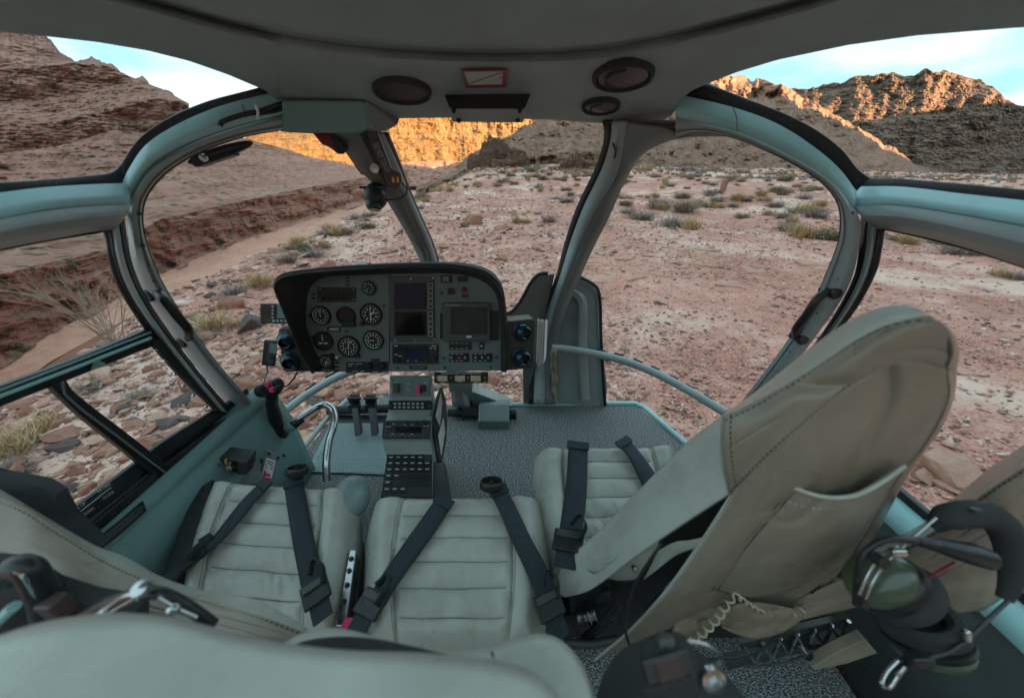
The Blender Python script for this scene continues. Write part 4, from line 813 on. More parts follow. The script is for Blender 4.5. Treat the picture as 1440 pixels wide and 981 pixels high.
# ---- floor
def ZF(x, y, o=0): return PZ(x, y, FL + o)
fl = [ZF(488,562), ZF(545,556), ZF(640,570), ZF(895,569), ZF(962,625), np.array((.84, .95, FL)), np.array((.86, -.3, FL)), np.array((-.86, -.3, FL)), np.array((-.85, 1.02, FL)), ZF(425,640)]
b = MB(); b.prism(fl, (0, 0, -.04)); b.build('cabin_floor', M['carpet'], cab, bevel=.004)
b = MB(); b.tube([ZF(x, y, .004) for x, y in ((720,569),(780,568),(892,567),(905,572),(965,624))], .014, 10); b.build('floor_edge', M['light'], cab)
b = MB(); b.tube([ZF(x, y, .004) for x, y in ((500,556),(488,562),(455,594),(422,636))], .012, 10); b.build('floor_edge', M['frame'], cab)
# hexagon tread plate under the pedals: raised studs
q = [ZF(x, y, .003) for x, y in ((468,592),(545,592),(545,668),(430,664))]; b = MB(); b.prism(q, (0, 0, .006)); M['foot'] = mat('tread_paint', (.20, .28, .27), .35, var=.15, vs=9); fp = b.build('foot_plate', M['foot'], cab, bevel=.002)
b = MB(); c0 = np.array(q); cen = c0.mean(0)
for i in range(-16, 17):
    for j in range(-12, 13):
        x = cen[0] + (i + .5*(j % 2))*.017; y = cen[1] + j*.0148; ux_, uy_, _ = project(np.array([x]), np.array([y]), np.array([FL + .01]))
        if inpoly(ux_, uy_, [(471,595),(542,595),(542,665),(436,661)])[0]: b.lathe((x, y, FL + .009), (0, 0, 1), [(.0072, 0), (.0055, .0022), (0, .0026)], 6)
b.build('tread_studs', M['foot'], fp, kind='stuff')
solidpoly([(465,585),(545,585),(545,596),(470,596)], lambda x, y: ZF(x, y, .002), (0, 0, .01), 'pedal_slot', 'black', .002)
# ledge between nose and console
b = MB(); b.prism([PY(634,552,1.42), PY(666,551,1.42), PY(720,571,1.46), PY(636,571,1.46)], (0, .1, -.02)); b.build('nose_shelf', M['console'], cab, bevel=.003)
b = MB(); b.prism([PY(630,538,1.4), PY(664,538,1.4), PY(664,552,1.42), PY(632,552,1.42)], (0, .1, 0)); b.build('nose_shelf', M['console'], cab, bevel=.003)
# tag plate and red placard on the lower left door panel
b = MB(); c = PY(382, 655, .80); 
tg = thing('seat_tag', 'white card with red arrow and red print on a small grey door plate', 'tag', PY(380, 668, .78))
qd = [PY(375,632,.86), PY(393,640,.86), PY(384,676,.80), PY(364,672,.80)]; b = MB(); b.prism(qd, (-.01, .01, -.004)); b.build('plate', M['frame_dark'], tg, bevel=.002)
nrm_ = np.cross(np.array(qd[1]) - qd[0], np.array(qd[3]) - qd[0]); nrm_ /= np.linalg.norm(nrm_); nrm_ *= -np.sign(nrm_ @ (np.array(qd[0]) - O0))
def on4(q4, u, v, off): q4 = np.array(q4); p = q4[0]*(1-u)*(1-v) + q4[1]*u*(1-v) + q4[2]*u*v + q4[3]*(1-u)*v; return p + nrm_*off
b = MB(); b.prism([on4(qd, u, v, .001) for u, v in ((.15, .25), (.85, .25), (.85, 1), (.15, 1))], nrm_*.001); b.build('card', M['white'], tg)
b = MB(); b.prism([on4(qd, u, v, .0025) for u, v in ((.2, .66), (.5, .78), (.75, .76), (.75, .86), (.4, .88), (.3, .95))], nrm_*.0008); b.prism([on4(qd, u, v, .0025) for u, v in ((.15, .92), (.85, .9), (.85, 1), (.15, 1))], nrm_*.0008); b.build('arrow', M['pink'], tg)
b = MB(); [b.prism([on4(qd, u, v, .0025) for u, v in ((.25, k), (.78, k), (.78, k + .035), (.25, k + .035))], nrm_*.0005) for k in (.32, .4, .48, .56)]; b.build('print_lines', M['red'], tg)
b = MB()
for p in ((378,637,.855), (391,643,.855), (399,640,.9)): b.lathe(PY(*p), (.5, -.8, .3), [(.005, -.003), (.005, .004), (0, .005)], 10)
b.build('bolt', M['black'], tg)
# inner door bulge and map pocket
b = MB(); b.grid([YS(p, 16) for p in ([(330,645,.84),(345,632,.88),(356,628,.9)], [(326,668,.78),(345,655,.82),(368,650,.86)], [(340,690,.75),(356,684,.76),(372,680,.77)])]); b.build('door_bulge', M['frame_dark'], cab, solid=.01, sub=1)
b = MB(); b.tube(YS([(352,627,.895),(358,632,.89),(361,640,.88),(368,648,.86),(372,652,.86)], 14), .006, 8); b.build('door_edge_strip', M['seal'], cab)

# ---- roof lining carried on a little way overhead, side walls and floor beside the back seat
b = MB(); xs = np.linspace(-.98, .98, 15)
b.grid([[(x*(1 if y < .3 else .9), y, CZ + .24 - .16*(abs(x)/.98)**3) for x in xs] for y in (.40, .31, .22, .14)]); b.build('rear_roof', M['liner'], cab, solid=.02, soff=1)
for sg in (-1, 1):
    b = MB(); b.grid([[(sg*.97, y, z) for y in (-.24, -1.5)] for z in (FL - .02, CZ - .74)]); b.build('rear_side_wall', M['teal'], cab, solid=.02)
b = MB(); b.grid([[(x, y, FL + .001) for x in (-.95, .95)] for y in (-.29, -1.5)]); b.build('rear_floor', M['carpet'], cab, solid=.02, soff=-1)

# joints in the arch trim, screws along the frames
for L_, sg in ((((340,147),(343,156),(346,166),(350,186)), -1), (((1031,151),(1036,165),(1037,185),(1031,193)), 1)): b = MB(); b.tube([HOOP(x, y, -.014 - .008*k) for k, (x, y) in enumerate(L_[:3])], .0014, 5); b.build('trim_joint', M['frame_dark'], cab)
for pts in ([(196,300),(201,345),(214,395),(240,448),(276,500),(318,552),(362,598)], [(1198,300),(1197,345),(1180,392),(1150,440),(1112,494)]):
    for x, y in pts: b = MB(); b.lathe(HOOP(x, y, -.026), (0, -1, 0), [(.0045, -.002), (.0045, .001), (.002, .002), (0, .0015)], 8); b._build('screw', M['gunmetal'], cab)
for y in np.linspace(-.1, .95, 8):
    for sg in (-1, 1): b = MB(); b.lathe((sg*.893, y, CZ - .80), (-sg, 0, .2), [(.005, -.002), (.005, .002), (0, .003)], 8); b._build('screw', M['gunmetal'], cab)

b = MB(); b.grid([[(x, y, CZ + .30) for x in (-.32, 0, .32)] for y in (.66, .30)]); b.build('rear_roof', M['liner'], cab, solid=.02, soff=1)
# ================================================================ INSTRUMENTS
class Plate:                                              # a flat real surface with its own frame; points are found where sight lines meet it
    def __init__(s, p0, n): s.p = np.array(p0, float); s.n = np.array(n, float)/np.linalg.norm(n); s.r = np.cross((0, 0, 1), s.n); s.r /= np.linalg.norm(s.r); s.u = np.cross(s.n, s.r)
    def px(s, x, y, off=0): r = ray(x, y); q = s.p + s.n*off; return O0 + r*(((q - O0) @ s.n)/(r @ s.n))
    def scale(s, x, y): return np.linalg.norm(s.px(x + .5, y) - s.px(x - .5, y))
    def rect(s, b, x0, y0, x1, y1, th, off=0, sk=0): 
        P = [s.px(x0 + sk, y0, off), s.px(x1 + sk, y0, off), s.px(x1, y1, off), s.px(x0, y1, off)]; b.prism(P, s.n*th); return b
PN = Plate(PY(550, 450, 1.11), (0, -.975, .22))
ip = thing('instrument_panel', 'dark grey instrument panel with round gauges and screens under a black hood', 'instrument panel', PN.px(550, 520))
edge = [(443,523),(436,505),(431,470),(431,430),(436,405),(452,391),(500,387),(600,384),(648,386),(676,394),(695,410),(702,435),(704,480),(704,521)]
rim = [(440,525),(424,500),(406,455),(391,418),(386,402),(396,391),(432,384),(500,379),(600,376),(650,379),(684,389),(703,410),(709,438),(711,480),(711,523)]
e2 = spl(edge, 90); r2 = linrow(spl(rim, 200), 90)
nearer = np.interp(r2[:, 0], [385, 440, 640, 711], [.10, .07, .04, .02])
b = MB(); b.prism([PN.px(*p) for p in e2], -PN.n*.03); b.build('face', M['panel'], ip)
E = [PN.px(*p) for p in e2]; Rm = [PN.px(p[0], p[1], o) for p, o in zip(r2, nearer)]
b = MB(); b.grid([[e - PN.n*.002 for e in E], [(e + r)/2 + PN.n*.01 for e, r in zip(E, Rm)], Rm, [r + np.array((0, .012, .006)) + (r - PN.px(555, 470))*.018 for r in Rm], [r + np.array((0, .16, -.02)) for r in Rm]]); b.build('hood', M['matte'], ip, ang=50)
b = MB(); b.tube(Rm, .0035, 8); b.build('hood_lip', M['black'], ip)
# warning lamp pod on the hood
pd = [(489,382),(492,375),(500,372),(514,372),(518,376),(520,382)]; b = MB(); b.prism([PY(x, y, 1.14) for x, y in pd], (0, .04, 0)); pod = b.build('warning_pod', M['black'], ip, bevel=.003)
for x, m_ in ((494, 'pink'), (502, 'lcd'), (510, 'green')): b = MB(); b.lathe(PY(x, 377.5, 1.138), (0, -1, .2), [(.005, -.002), (.005, .002), (0, .004)], 10); b.build('lamp', M[m_], pod)
def gauge(px, py, r, kind, ang=0, ring=1.0):
    sc = PN.scale(px, py); R_ = r*sc; c = PN.px(px, py); n = PN.n
    b = MB(); b.lathe(c, n, [(R_*1.12, -.004), (R_*1.12, .006), (R_*1.06, .0095), (R_*.97, .0095), (R_*.93, .004)], 36); g = b.build('gauge', M['black'], ip)
    b = MB(); b.lathe(c, n, [(R_*.96, .002), (R_*.95, .0045), (0, .0045)], 32); b.build('dial', M['screen' if kind == 'ball' else 'matte'], g)
    u, v = PN.r, PN.u
    def pt(a, q, off=.0055): return c + n*off + R_*q*(math.sin(a)*u + math.cos(a)*v)
    if kind in ('tick', 'alt', 'comp', 'arc'):
        b = MB(); N = {'tick': 12, 'alt': 10, 'comp': 24, 'arc': 9}[kind]
        for i in range(N*(1 if kind == 'comp' else 2)):
            a = 2*math.pi*i/(N*(1 if kind == 'comp' else 2)) + .1; L0 = .70 if i % 2 == 0 else .78; p, q = pt(a, L0), pt(a, .88); s_ = np.cross(n, q - p); s_ *= R_*.028/np.linalg.norm(s_); b.add([p - s_, p + s_, q + s_, q - s_], [(0, 1, 2, 3)])
        for i in range(N if kind != 'comp' else 12):
            a = 2*math.pi*i/(N if kind != 'comp' else 12) + .1; p = pt(a, .56); w_, h_ = R_*.05, R_*.08; b.add([p - w_*u - h_*v, p + w_*u - h_*v, p + w_*u + h_*v, p - w_*u + h_*v], [(0, 1, 2, 3)])
        b.build('markings', M['white'], g)
        b = MB(); p, q = pt(ang + math.pi, .12, .0075), pt(ang, .72, .0075); s_ = np.cross(n, q - p); s_ *= R_*.045/np.linalg.norm(s_); b.add([p - s_, p + s_, q + s_*.4, q - s_*.4], [(0, 1, 2, 3)])
        if kind == 'alt': p, q = pt(ang + 4.2, .12, .0072), pt(ang + 1.06, .45, .0072); s_ = np.cross(n, q - p); s_ *= R_*.09/np.linalg.norm(s_); b.add([p - s_*.4, p + s_*.4, q + s_, q - s_], [(0, 1, 2, 3)]); p, q = pt(0, 0, .0072), pt(math.pi, .6, .0072); b.add([p - u*R_*.03, p + u*R_*.03, q + u*R_*.09, q - u*R_*.09], [(0, 1, 2, 3)])
        b.build('needle', M['white'], g)
    if kind == 'comp':
        b = MB()
        for a0, a1, q0, q1 in ((0, 0, .0, .45), (math.pi, math.pi, 0, .4), (2.2, 2.2, 0, .42), (-2.2, -2.2, 0, .42)): b.tube([pt(a0, q0, .0072), pt(a1, q1, .0072)], R_*.035, 4)
        b.build('aircraft_symbol', M['dimwhite'], g)
    if kind in ('tick', 'arc'):
        b = MB(); A = np.linspace(2.6, 5.4, 18) if kind == 'tick' else np.linspace(3.4, 5.6, 16); b.grid([[pt(a, .93, .0052) for a in A], [pt(a, .86, .0052) for a in A]]); b.build('green_arc', M['green'], g)
        b = MB(); A = np.linspace(5.5, 5.95, 6); b.grid([[pt(a, .93, .0052) for a in A], [pt(a, .80, .0052) for a in A]]); b.build('red_arc', M['pink'], g)
    if kind == 'turn':
        b = MB(); p, q = pt(0, .02), pt(0, .7); b.add([p - u*R_*.05, p + u*R_*.05, q + u*R_*.05, q - u*R_*.05], [(0, 1, 2, 3)])
        for x0, x1 in ((-.5, -.08), (.08, .5)): P = [c + n*.0055 + R_*(x*u + y*v) for x, y in ((x0, -.32), (x1, -.32), (x1, -.16), (x0, -.16))]; b.add(P, [(0, 1, 2, 3)])
        b.build('markings', M['white'], g)
        b = MB(); b.lathe(c + n*.0055 + R_*(.55*u + .5*v), n, [(R_*.09, 0), (0, .0005)], 8); b.build('flag', M['red'], g)
    return c, R_
gauge(519, 405, 9, 'arc', 3.9); gauge(452, 443.5, 12.5, 'tick', 0); gauge(522, 441.5, 14, 'alt', 0); gauge(455, 479, 12.5, 'turn'); gauge(491, 487, 14, 'comp', .4); gauge(525.5, 478, 13, 'tick', -1.57); gauge(459, 508, 9.5, 'alt', .9)
c, R_ = gauge(487, 444, 12, 'ball'); b = MB(); b.prism([PN.px(x, y, .0) for x, y in ((480,452),(500,452),(501,459),(482,459))], PN.n*.012); b.build('gauge_foot', M['black'], ip, bevel=.003)
for x, y in ((510.5,454), (474,503), (503,499), (449.5,518), (468,516), (467,499)):
    b = MB(); b.lathe(PN.px(x, y), PN.n, [(.0085, 0), (.008, .012), (.006, .014), (0, .0145)], 14); b.build('knob', M['black'], ip)
b = MB(); b.tube([PN.px(481,498,.012), PN.px(474,503,.016)], .003, 8); b.lathe(PN.px(474.5,502.5,.015), PN.n, [(.006, 0), (.006, .005), (0, .006)], 12); b.build('adjust_knob', M['steel'], ip)
# annunciator block
b = MB(); PN.rect(b, 447.5, 404, 500, 424, .006); an = b.build('annunciator', M['black'], ip, bevel=.001)
b = MB()
for i in range(7):
    for j in range(3): PN.rect(b, 452.5 + i*6.2, 407 + j*5, 457.8 + i*6.2, 411 + j*5, .0015, .0062)
b.build('lamp_caps', M['screen'], an, kind='stuff')
b = MB(); [b.lathe(PN.px(x, y, .006), PN.n, [(.0022, 0), (.002, .001), (0, .001)], 8) for x, y in ((450,407),(497.5,407),(450,421),(497.5,421))]; b.build('screw', M['dimwhite'], an)
text('ANNUNCIATOR PANEL', PN.px(466, 402.3, .001), PN.r, PN.u, .006, M['dimwhite'], ip, wid=.085)
for i, (x, y) in enumerate(((441,413.5),(441,419),(489,390.5),(489,395.5),(489,400.5),(474,510),(474,515.5),(474,521))): b = MB(); PN.rect(b, x - 3, y - 1.3, x + 3, y + 1.3, .001); b.build('label_strip', M['black'], ip)
b = MB(); PN.rect(b, 460.5, 459, 479, 466, .003); cl = b.build('clock_counter', M['black'], ip); b = MB(); PN.rect(b, 463, 461, 476.5, 464.5, .001, .0032); b.build('digits', M['card'], cl)
b = MB(); PN.rect(b, 487, 508.5, 546, 524, .003); sw = b.build('switch_plate', M['matte'], ip, bevel=.001)
b = MB(); [b.lathe(PN.px(x, y, .003), PN.n, [(.0135, 0), (.0115, .004), (.0105, .012), (0, .013)], 20) for x, y in ((519.5,513.5),(537,513.5))]; b.build('rotary_knob', M['black'], sw)
b = MB(); [b.tube([PN.px(x, y, .003), PN.px(x + dx, y + 1, .018)], .002, 6) for x, y, dx in ((502,514,-1),(508,520,2))]; b.build('toggle_switch', M['steel'], sw)
b = MB(); [PN.rect(b, x, y, x + w_, y + 1, .0004, .0034) for x, y, w_ in ((490,511,8),(500,511,9),(490,513.5,5),(495,521.5,9),(506,521.5,8),(524,522,8),(537,522,8))]; b.build('printed_line', M['dimwhite'], sw)
b = MB(); PN.rect(b, 522, 504, 534, 508, .001); b.build('label_strip', M['matte'], ip)
# twin display stack
b = MB(); PN.rect(b, 548.5, 389, 612, 480, .004, 0, -2); ds = b.build('display_stack', M['bezel'], ip, bevel=.002)
for y0, y1 in ((399.5, 433), (439.5, 470.5)):
    b = MB(); PN.rect(b, 554.5, y0 - 1.5, 599, y1 + 1.5, .004, .004); bz = b.build('bezel', M['black'], ds, bevel=.001)
    b = MB(); PN.rect(b, 556, y0, 597.5, y1, .001, .0082); b.build('screen', M['blue_screen' if y0 < 410 else 'screen'], bz)
for i in range(10):
    y0 = 398.5 + i*7.3 + (3 if i > 4 else 0); b = MB()
    for a in ((602,y0,602.8,y0+5.4),(607.8,y0,608.6,y0+5.4),(602,y0,608.6,y0+.8),(602,y0+4.8,608.6,y0+5.6)): PN.rect(b, *a, .0006, .0068)
    b.build('key_outline', M['dimwhite'], ds)
    b = MB(); PN.rect(b, 602.8, y0 + .8, 607.8, y0 + 4.8, .003, .004); b.build('key', M['black'], ds)
b = MB(); [b.lathe(PN.px(x, y, .004), PN.n, [(.003, 0), (.003, .001), (0, .0015)], 8) for x, y in ((578,392),(609,391),(556,478),(584,478),(611,477))]; b.build('screw', M['steel'], ds)
b = MB(); PN.rect(b, 547, 385, 548, 510, .001); b.build('panel_seam', M['matte'], ip)
# gps navigator
b = MB(); PN.rect(b, 552.5, 483.5, 616, 510.5, .008); gp = b.build('navigator', M['black'], ip, bevel=.002)
b = MB(); PN.rect(b, 569, 488, 602, 506.5, .0008, .0082); b.build('screen', M['blue_screen'], gp)
b = MB(); [b.lathe(PN.px(x, y, .008), PN.n, [(r_, 0), (r_*.9, .009), (0, .01)], 16) for x, y, r_ in ((557.5,504.5,.009),(610,504,.009),(557.5,504.5,.006),(557,494,.005),(564,491,.004))]; b.build('knob', M['matte'], gp)
b = MB(); [PN.rect(b, x, y, x + 3.6, y + 2.2, .002, .0082) for x, y in ((604.5,492),(610.5,492),(604.5,496.5),(610.5,496.5),(572,507.8),(578,507.8),(584,507.8),(590,507.8),(596,507.8))]; b.build('soft_key', M['gunmetal'], gp)
b = MB(); [PN.rect(b, x, y, x + w_, y + .9, .0003, .0085) for x, y, w_ in ((554,485.6,5),(607,485.6,7),(604,489,4),(610,489,4),(572,506.3,3),(584,506.3,3),(555,498,4),(560,500,5))]; b.build('printed_line', M['white'], gp)
# plate with registration
b = MB(); PN.rect(b, 576, 514, 601, 519, .002); rp = b.build('registration_plate', M['matte'], ip, bevel=.0008); text('0017MH', PN.px(588.5, 516.4, .0022), PN.r, PN.u, .0085, M['card'], rp, wid=.044)
text('COMM 1 NAV', PN.px(589, 512, .001), PN.r, PN.u, .0045, M['dimwhite'], ip, wid=.03) if False else None
# small items upper right
b = MB(); PN.rect(b, 620, 387, 635, 397, .008); q = b.build('emergency_switch', M['black'], ip, bevel=.002); b = MB(); [PN.rect(b, 622.5, y, 631, y + 1, .0004, .0084) for y in (389.3, 391.6, 394)]; b.build('printed_line', M['dimwhite'], q)
for x0, y0, x1, y1 in ((643.5,388,657.5,395.5), (630,405.5,639,414)): b = MB(); PN.rect(b, x0, y0, x1, y1, .005); b.build('push_button', M['black'], ip, bevel=.001)
b = MB(); b.lathe(PN.px(653, 407), PN.n, [(.009, 0), (.009, .008), (.006, .011), (0, .011)], 18); b.build('red_button', M['red'], ip)
b = MB(); PN.rect(b, 649.5, 413.5, 658.5, 418, .002); b.build('label_strip', M['black'], ip)
b = MB(); [b.lathe(PN.px(x, y), PN.n, [(.0055, 0), (.0055, .002), (.003, .003), (0, .0025)], 12) for x, y in ((621,411.5),(624.5,503.5),(625.5,516.5),(559.5,517),(698,502),(690,515.5),(487,465.5),(438,474),(436,444),(540,430),(446,511))]; b.build('panel_screw', M['gunmetal'], ip)
# video monitor
b = MB(); PN.rect(b, 619, 440, 628, 476, .006); b.build('monitor_bracket', M['black'], ip, bevel=.001); b = MB(); PN.rect(b, 690, 437, 701, 478, .006); b.build('monitor_bracket', M['black'], ip, bevel=.001)
b = MB(); PN.rect(b, 624.5, 425, 690, 478, .022, 0, -1); mo = b.build('video_monitor', M['bezel'], ip, bevel=.004)
b = MB(); PN.rect(b, 634, 432, 685, 469.5, .002, .022); b.build('bezel', M['black'], mo); b = MB(); PN.rect(b, 636, 434.5, 682, 467.5, .0008, .0242); b.build('screen', mat('grey_screen', (.035, .04, .034), .25, var=.2, vs=12), mo)
text('PFT Color Monitor', PN.px(637, 428.8, .0225), PN.r, PN.u, .006, M['white'], mo, wid=.052)
b = MB(); PN.rect(b, 656, 472, 663, 474.5, .0004, .0224); b.build('printed_mark', M['white'], mo)
for x0, y0, x1, y1, knobs in ((632,481,663,491.5,()), (632,496,659.5,508.5,(635,646,654)), (664.5,496,692.5,508.5,(669,678,687)), (674,481,681,491,(677.5,))):
    b = MB(); PN.rect(b, x0, y0, x1, y1, .004); q = b.build('switch_plate', M['black'], ip, bevel=.001)
    for i, kx in enumerate(knobs): b = MB(); yy = (y0 + y1)/2 + .6; b.tube([PN.px(kx, yy, .003), PN.px(kx, yy - 1.2, .018)], .0022, 8); b.lathe(PN.px(kx, yy, .004), PN.n, [(.0045, 0), (.0045, .002), (.002, .003)], 10); b.build('toggle_switch', M['pink' if (i == 1 and x0 == 632) else 'steel'], q)
    b = MB(); [PN.rect(b, x0 + 2 + i*6.6, yy_, x0 + 6 + i*6.6, yy_ + .9, .0003, .0042) for i in range(int((x1 - x0 - 3)//6.6)) for yy_ in (y0 + 1.2, y1 - 2)]; b.n and b.build('printed_line', M['dimwhite'], q)
# vent boxes
def eyeball(x, y, r, P, par):
    sc = P.scale(x, y); R_ = r*sc; c = P.px(x, y); n = P.n; b = MB(); b.lathe(c, n, [(R_*1.15, -.002), (R_*1.12, .005), (R_*.98, .008)], 30); v = b.build('vent', M['black'], par)
    d = n + P.r*.35*(1 if x > 500 else .8) - P.u*.05; d /= np.linalg.norm(d); b = MB(); b.lathe(c - n*.01, d, [(R_*math.cos(a), .012 + R_*math.sin(a)) for a in np.linspace(0, .95, 8)] + [(R_*.6, .014 + R_*.86), (R_*.52, .012 + R_*.86), (R_*.46, .012 + R_*.3), (0, .01 + R_*.25)], 30); b.build('nozzle', M['navy'], v)
VR = Plate(PY(732, 484, 1.10), (.10, -.96, .22)); vb = thing('vent_box', 'metal box with two black round vents at the right end of the instrument panel', 'vent box', VR.px(732, 520))
b = MB(); b.prism([VR.px(*p) for p in ((711,452),(750,448),(753,452),(750,516),(745,518),(712,521))], -VR.n*.10); b.build('housing', M['gunmetal'], vb, bevel=.004)
eyeball(734, 466.5, 12.5, VR, vb); eyeball(732.5, 502, 12.5, VR, vb)
b = MB(); [b.lathe(VR.px(x, y), VR.n, [(.004, 0), (.003, .003), (0, .003)], 10) for x, y in ((719,457),(744,456),(719,484),(719,491),(744,483),(744,489),(719,516),(744,514))]; b.build('rivet', M['gunmetal'], vb)
# folded papers stuffed behind the vent box
pp = thing('paper_stack', 'bundle of folded white papers tucked beside the right vent box', 'papers', PY(760, 510, 1.14))
for i in range(5):
    x = 756 + i*2.6; b = MB(); b.prism([PY(x, 447 + (i*3) % 5, 1.12 + i*.008), PY(x + 3.4, 450 + (i*2) % 4, 1.16 + i*.008), PY(x + 1.0, 516 - i*3, 1.17 + i*.008), PY(x - 2.5, 508 + (i*2) % 5, 1.13 + i*.008)], (.0012, 0, 0)); b.build('sheet', M['paper'], pp)
VL = Plate(PY(410, 490, 1.12), (-.05, -.96, .22)); vl = thing('vent_box', 'dark box with two round vents half hidden behind the left end of the hood', 'vent box', VL.px(412, 522))
b = MB(); b.prism([VL.px(*p) for p in ((391,463),(396,460),(425,462),(436,500),(440,522),(402,523),(397,518))], -VL.n*.08); b.build('housing', M['gunmetal'], vl, bevel=.004)
eyeball(403, 479, 11.5, VL, vl); eyeball(408, 508, 12, VL, vl)
b = MB(); [b.lathe(VL.px(x, y), VL.n, [(.004, 0), (.003, .003), (0, .003)], 10) for x, y in ((394.5,466),(400,519),(397,490),(397,495))]; b.build('rivet', M['gunmetal'], vl)
# gps box left
g1 = thing('moving_map_display', 'small black display with round keys peeking out left of the instrument hood', 'display', PY(384, 455, 1.22)); GP = Plate(PY(384, 440, 1.2), (0, -1, .15))
b = MB(); GP.rect(b, 368.5, 426, 405, 454, .012); b.build('case', M['black'], g1, bevel=.003); b = MB(); GP.rect(b, 390, 427, 404, 447, .001, .0125); b.build('screen', M['lcd'], g1)
for i in range(4): b = MB(); b.lathe(GP.px(384, 431 + i*5, .012), GP.n, [(.004, 0), (.004, .003), (0, .004)], 10); b.build('key', M['dimwhite'], g1)
for i in range(4): b = MB(); b.lathe(GP.px(385.5 + i*5.5, 451, .012), GP.n, [(.005, 0), (.005, .003), (0, .004)], 10); b.build('key', M['dimwhite'], g1)
g2 = thing('media_player', 'small grey media player in a bracket below the left display, cable hanging', 'media player', PY(382, 514, 1.14)); G2 = Plate(PY(382, 495, 1.14), (0, -1, .15))
b = MB(); b.prism([G2.px(*p) for p in ((374,476.5),(391,478),(388,514),(370,512))], G2.n*.012); b.build('bracket', M['black'], g2, bevel=.003)
b = MB(); b.prism([G2.px(*p, .012) for p in ((379,480.5),(390.5,482),(387.5,510),(376,508.5))], G2.n*.006); b.build('body', M['gunmetal'], g2, bevel=.002)
b = MB(); b.prism([G2.px(*p, .0185) for p in ((380,483),(389.5,484),(387.8,497),(378.5,496))], G2.n*.0006); b.build('screen', M['lcd'], g2)
b = MB(); b.lathe(G2.px(382.5, 503, .018), G2.n, [(.008, 0), (.008, .002), (.004, .0025), (0, .002)], 16); b.build('click_wheel', M['black'], g2)
b = MB(); b.tube(YS([(375,513,1.13),(376,522,1.12),(372,534,1.08),(371,545,1.05)], 20), .0025, 8); b.build('cable', M['black'], g2)
# pillar things: brake handle, cameras, mirror
rb = thing('rotor_brake_lever', 'brown overhead lever beside left windscreen pillar lettered DO NOT TOUCH', 'lever', PY(530, 190, 1.15))
BP = Plate(PY(540, 225, 1.06), (.1, -1, .05)); b = MB(); b.prism([BP.px(*p) for p in ((514,184),(530,184),(550,237),(563,243),(565,256),(557,268),(546,264))], -BP.n*.012); b.build('lever_plate', M['maroon'], rb, bevel=.003)
b = MB(); b.prism([BP.px(*p, -.004) for p in ((503,184),(514,184),(546,264),(541,262))], -BP.n*.02); b.build('lever_edge', M['black'], rb, bevel=.002)
p0, p1 = BP.px(528, 202, .001), BP.px(545, 241, .001); text('DO NOT TOUCH', (p0 + p1)/2, p1 - p0, np.cross(BP.n, p1 - p0), .02, M['dimwhite'], rb, wid=float(np.linalg.norm(p1 - p0)))
for x in (553, 559.5): b = MB(); b.lathe(BP.px(x, 253, .0), BP.n, [(.008, 0), (.008, .001), (0, .001)], 14, sx=.45); b.build('yellow_mark', M['yellow'], rb)
b = MB(); b.lathe(BP.px(528, 237, .0), BP.n, [(.012, -.01), (.012, .012), (0, .013)], 14); b.build('pivot', M['steel'], rb)
rh = thing('red_handle', 'small red pull handle under the left corner of the roof lining', 'handle', PY(465, 195, 1.1)); b = MB(); b.prism([PY(x, y, 1.10) for x, y in ((438,186),(462,187),(484,205),(483,213),(475,217),(462,207),(452,203))], (0, .03, 0)); b.build('grip', M['red'], rh, bevel=.004); b = MB(); b.prism([PY(x, y, 1.085) for x, y in ((462,187),(470,186),(484,207),(479,217),(472,214))], (0, .02, 0)); b.build('bracket', M['matte'], rh, bevel=.002)
wc = thing('cockpit_camera', 'small black camera on a bracket halfway down the left windscreen pillar', 'camera', PY(526, 270, 1.25)); b = MB(); b.box(PY(524, 263, 1.25), (.075, .04, .008)); b.build('mount', M['black'], wc, bevel=.002)
b = MB(); b.ell(PY(528, 276, 1.25), (.038, .035, .042)); b.build('body', M['black'], wc); b = MB(); b.lathe(PY(526, 286, 1.24), (0, -.4, -1), [(.026, -.02), (.026, .012), (.02, .022), (0, .022)], 20); b.build('lens', M['navy'], wc)
b = MB(); b.tube(YS([(536,283,1.25),(548,281,1.25),(562,279,1.24),(571,272,1.24),(572,264,1.24),(566,258,1.22)], 30), .003, 8); b.build('cable', M['black'], wc)
b = MB(); b.prism([PY(x, y, 1.3) for x, y in ((497,232),(521,231),(526,246),(508,246))], (0, .01, 0)); b.build('small_mirror', M['gunmetal'], bevel=.002, label='small dark parallelogram mirror clipped beside the brown lever', cat='mirror')
dc = thing('arch_lamp', 'slim black reading lamp under the left roof arch', 'lamp', HOOP(305, 210)); a0, a1 = HOOP(278, 219, -.01), HOOP(340, 199, -.01); d_ = a1 - a0; d_ /= np.linalg.norm(d_)
b = MB(); R_ = np.c_[d_, np.cross((0, -1, 0), d_), (0, -1, 0)]; b.ell((a0 + a1)/2 + (0, 0, -.008), (.075, .014, .02), R_); b.box(a0*.65 + a1*.35 + (0, 0, -.014), (.085, .02, .03), R_); b.build('housing', M['black'], dc, bevel=.003)
b = MB(); b.lathe(HOOP(287, 221, -.035), (0, -1, -.3), [(.009, 0), (.008, .006), (0, .004)], 14); b.build('bulb', M['steel'], dc)
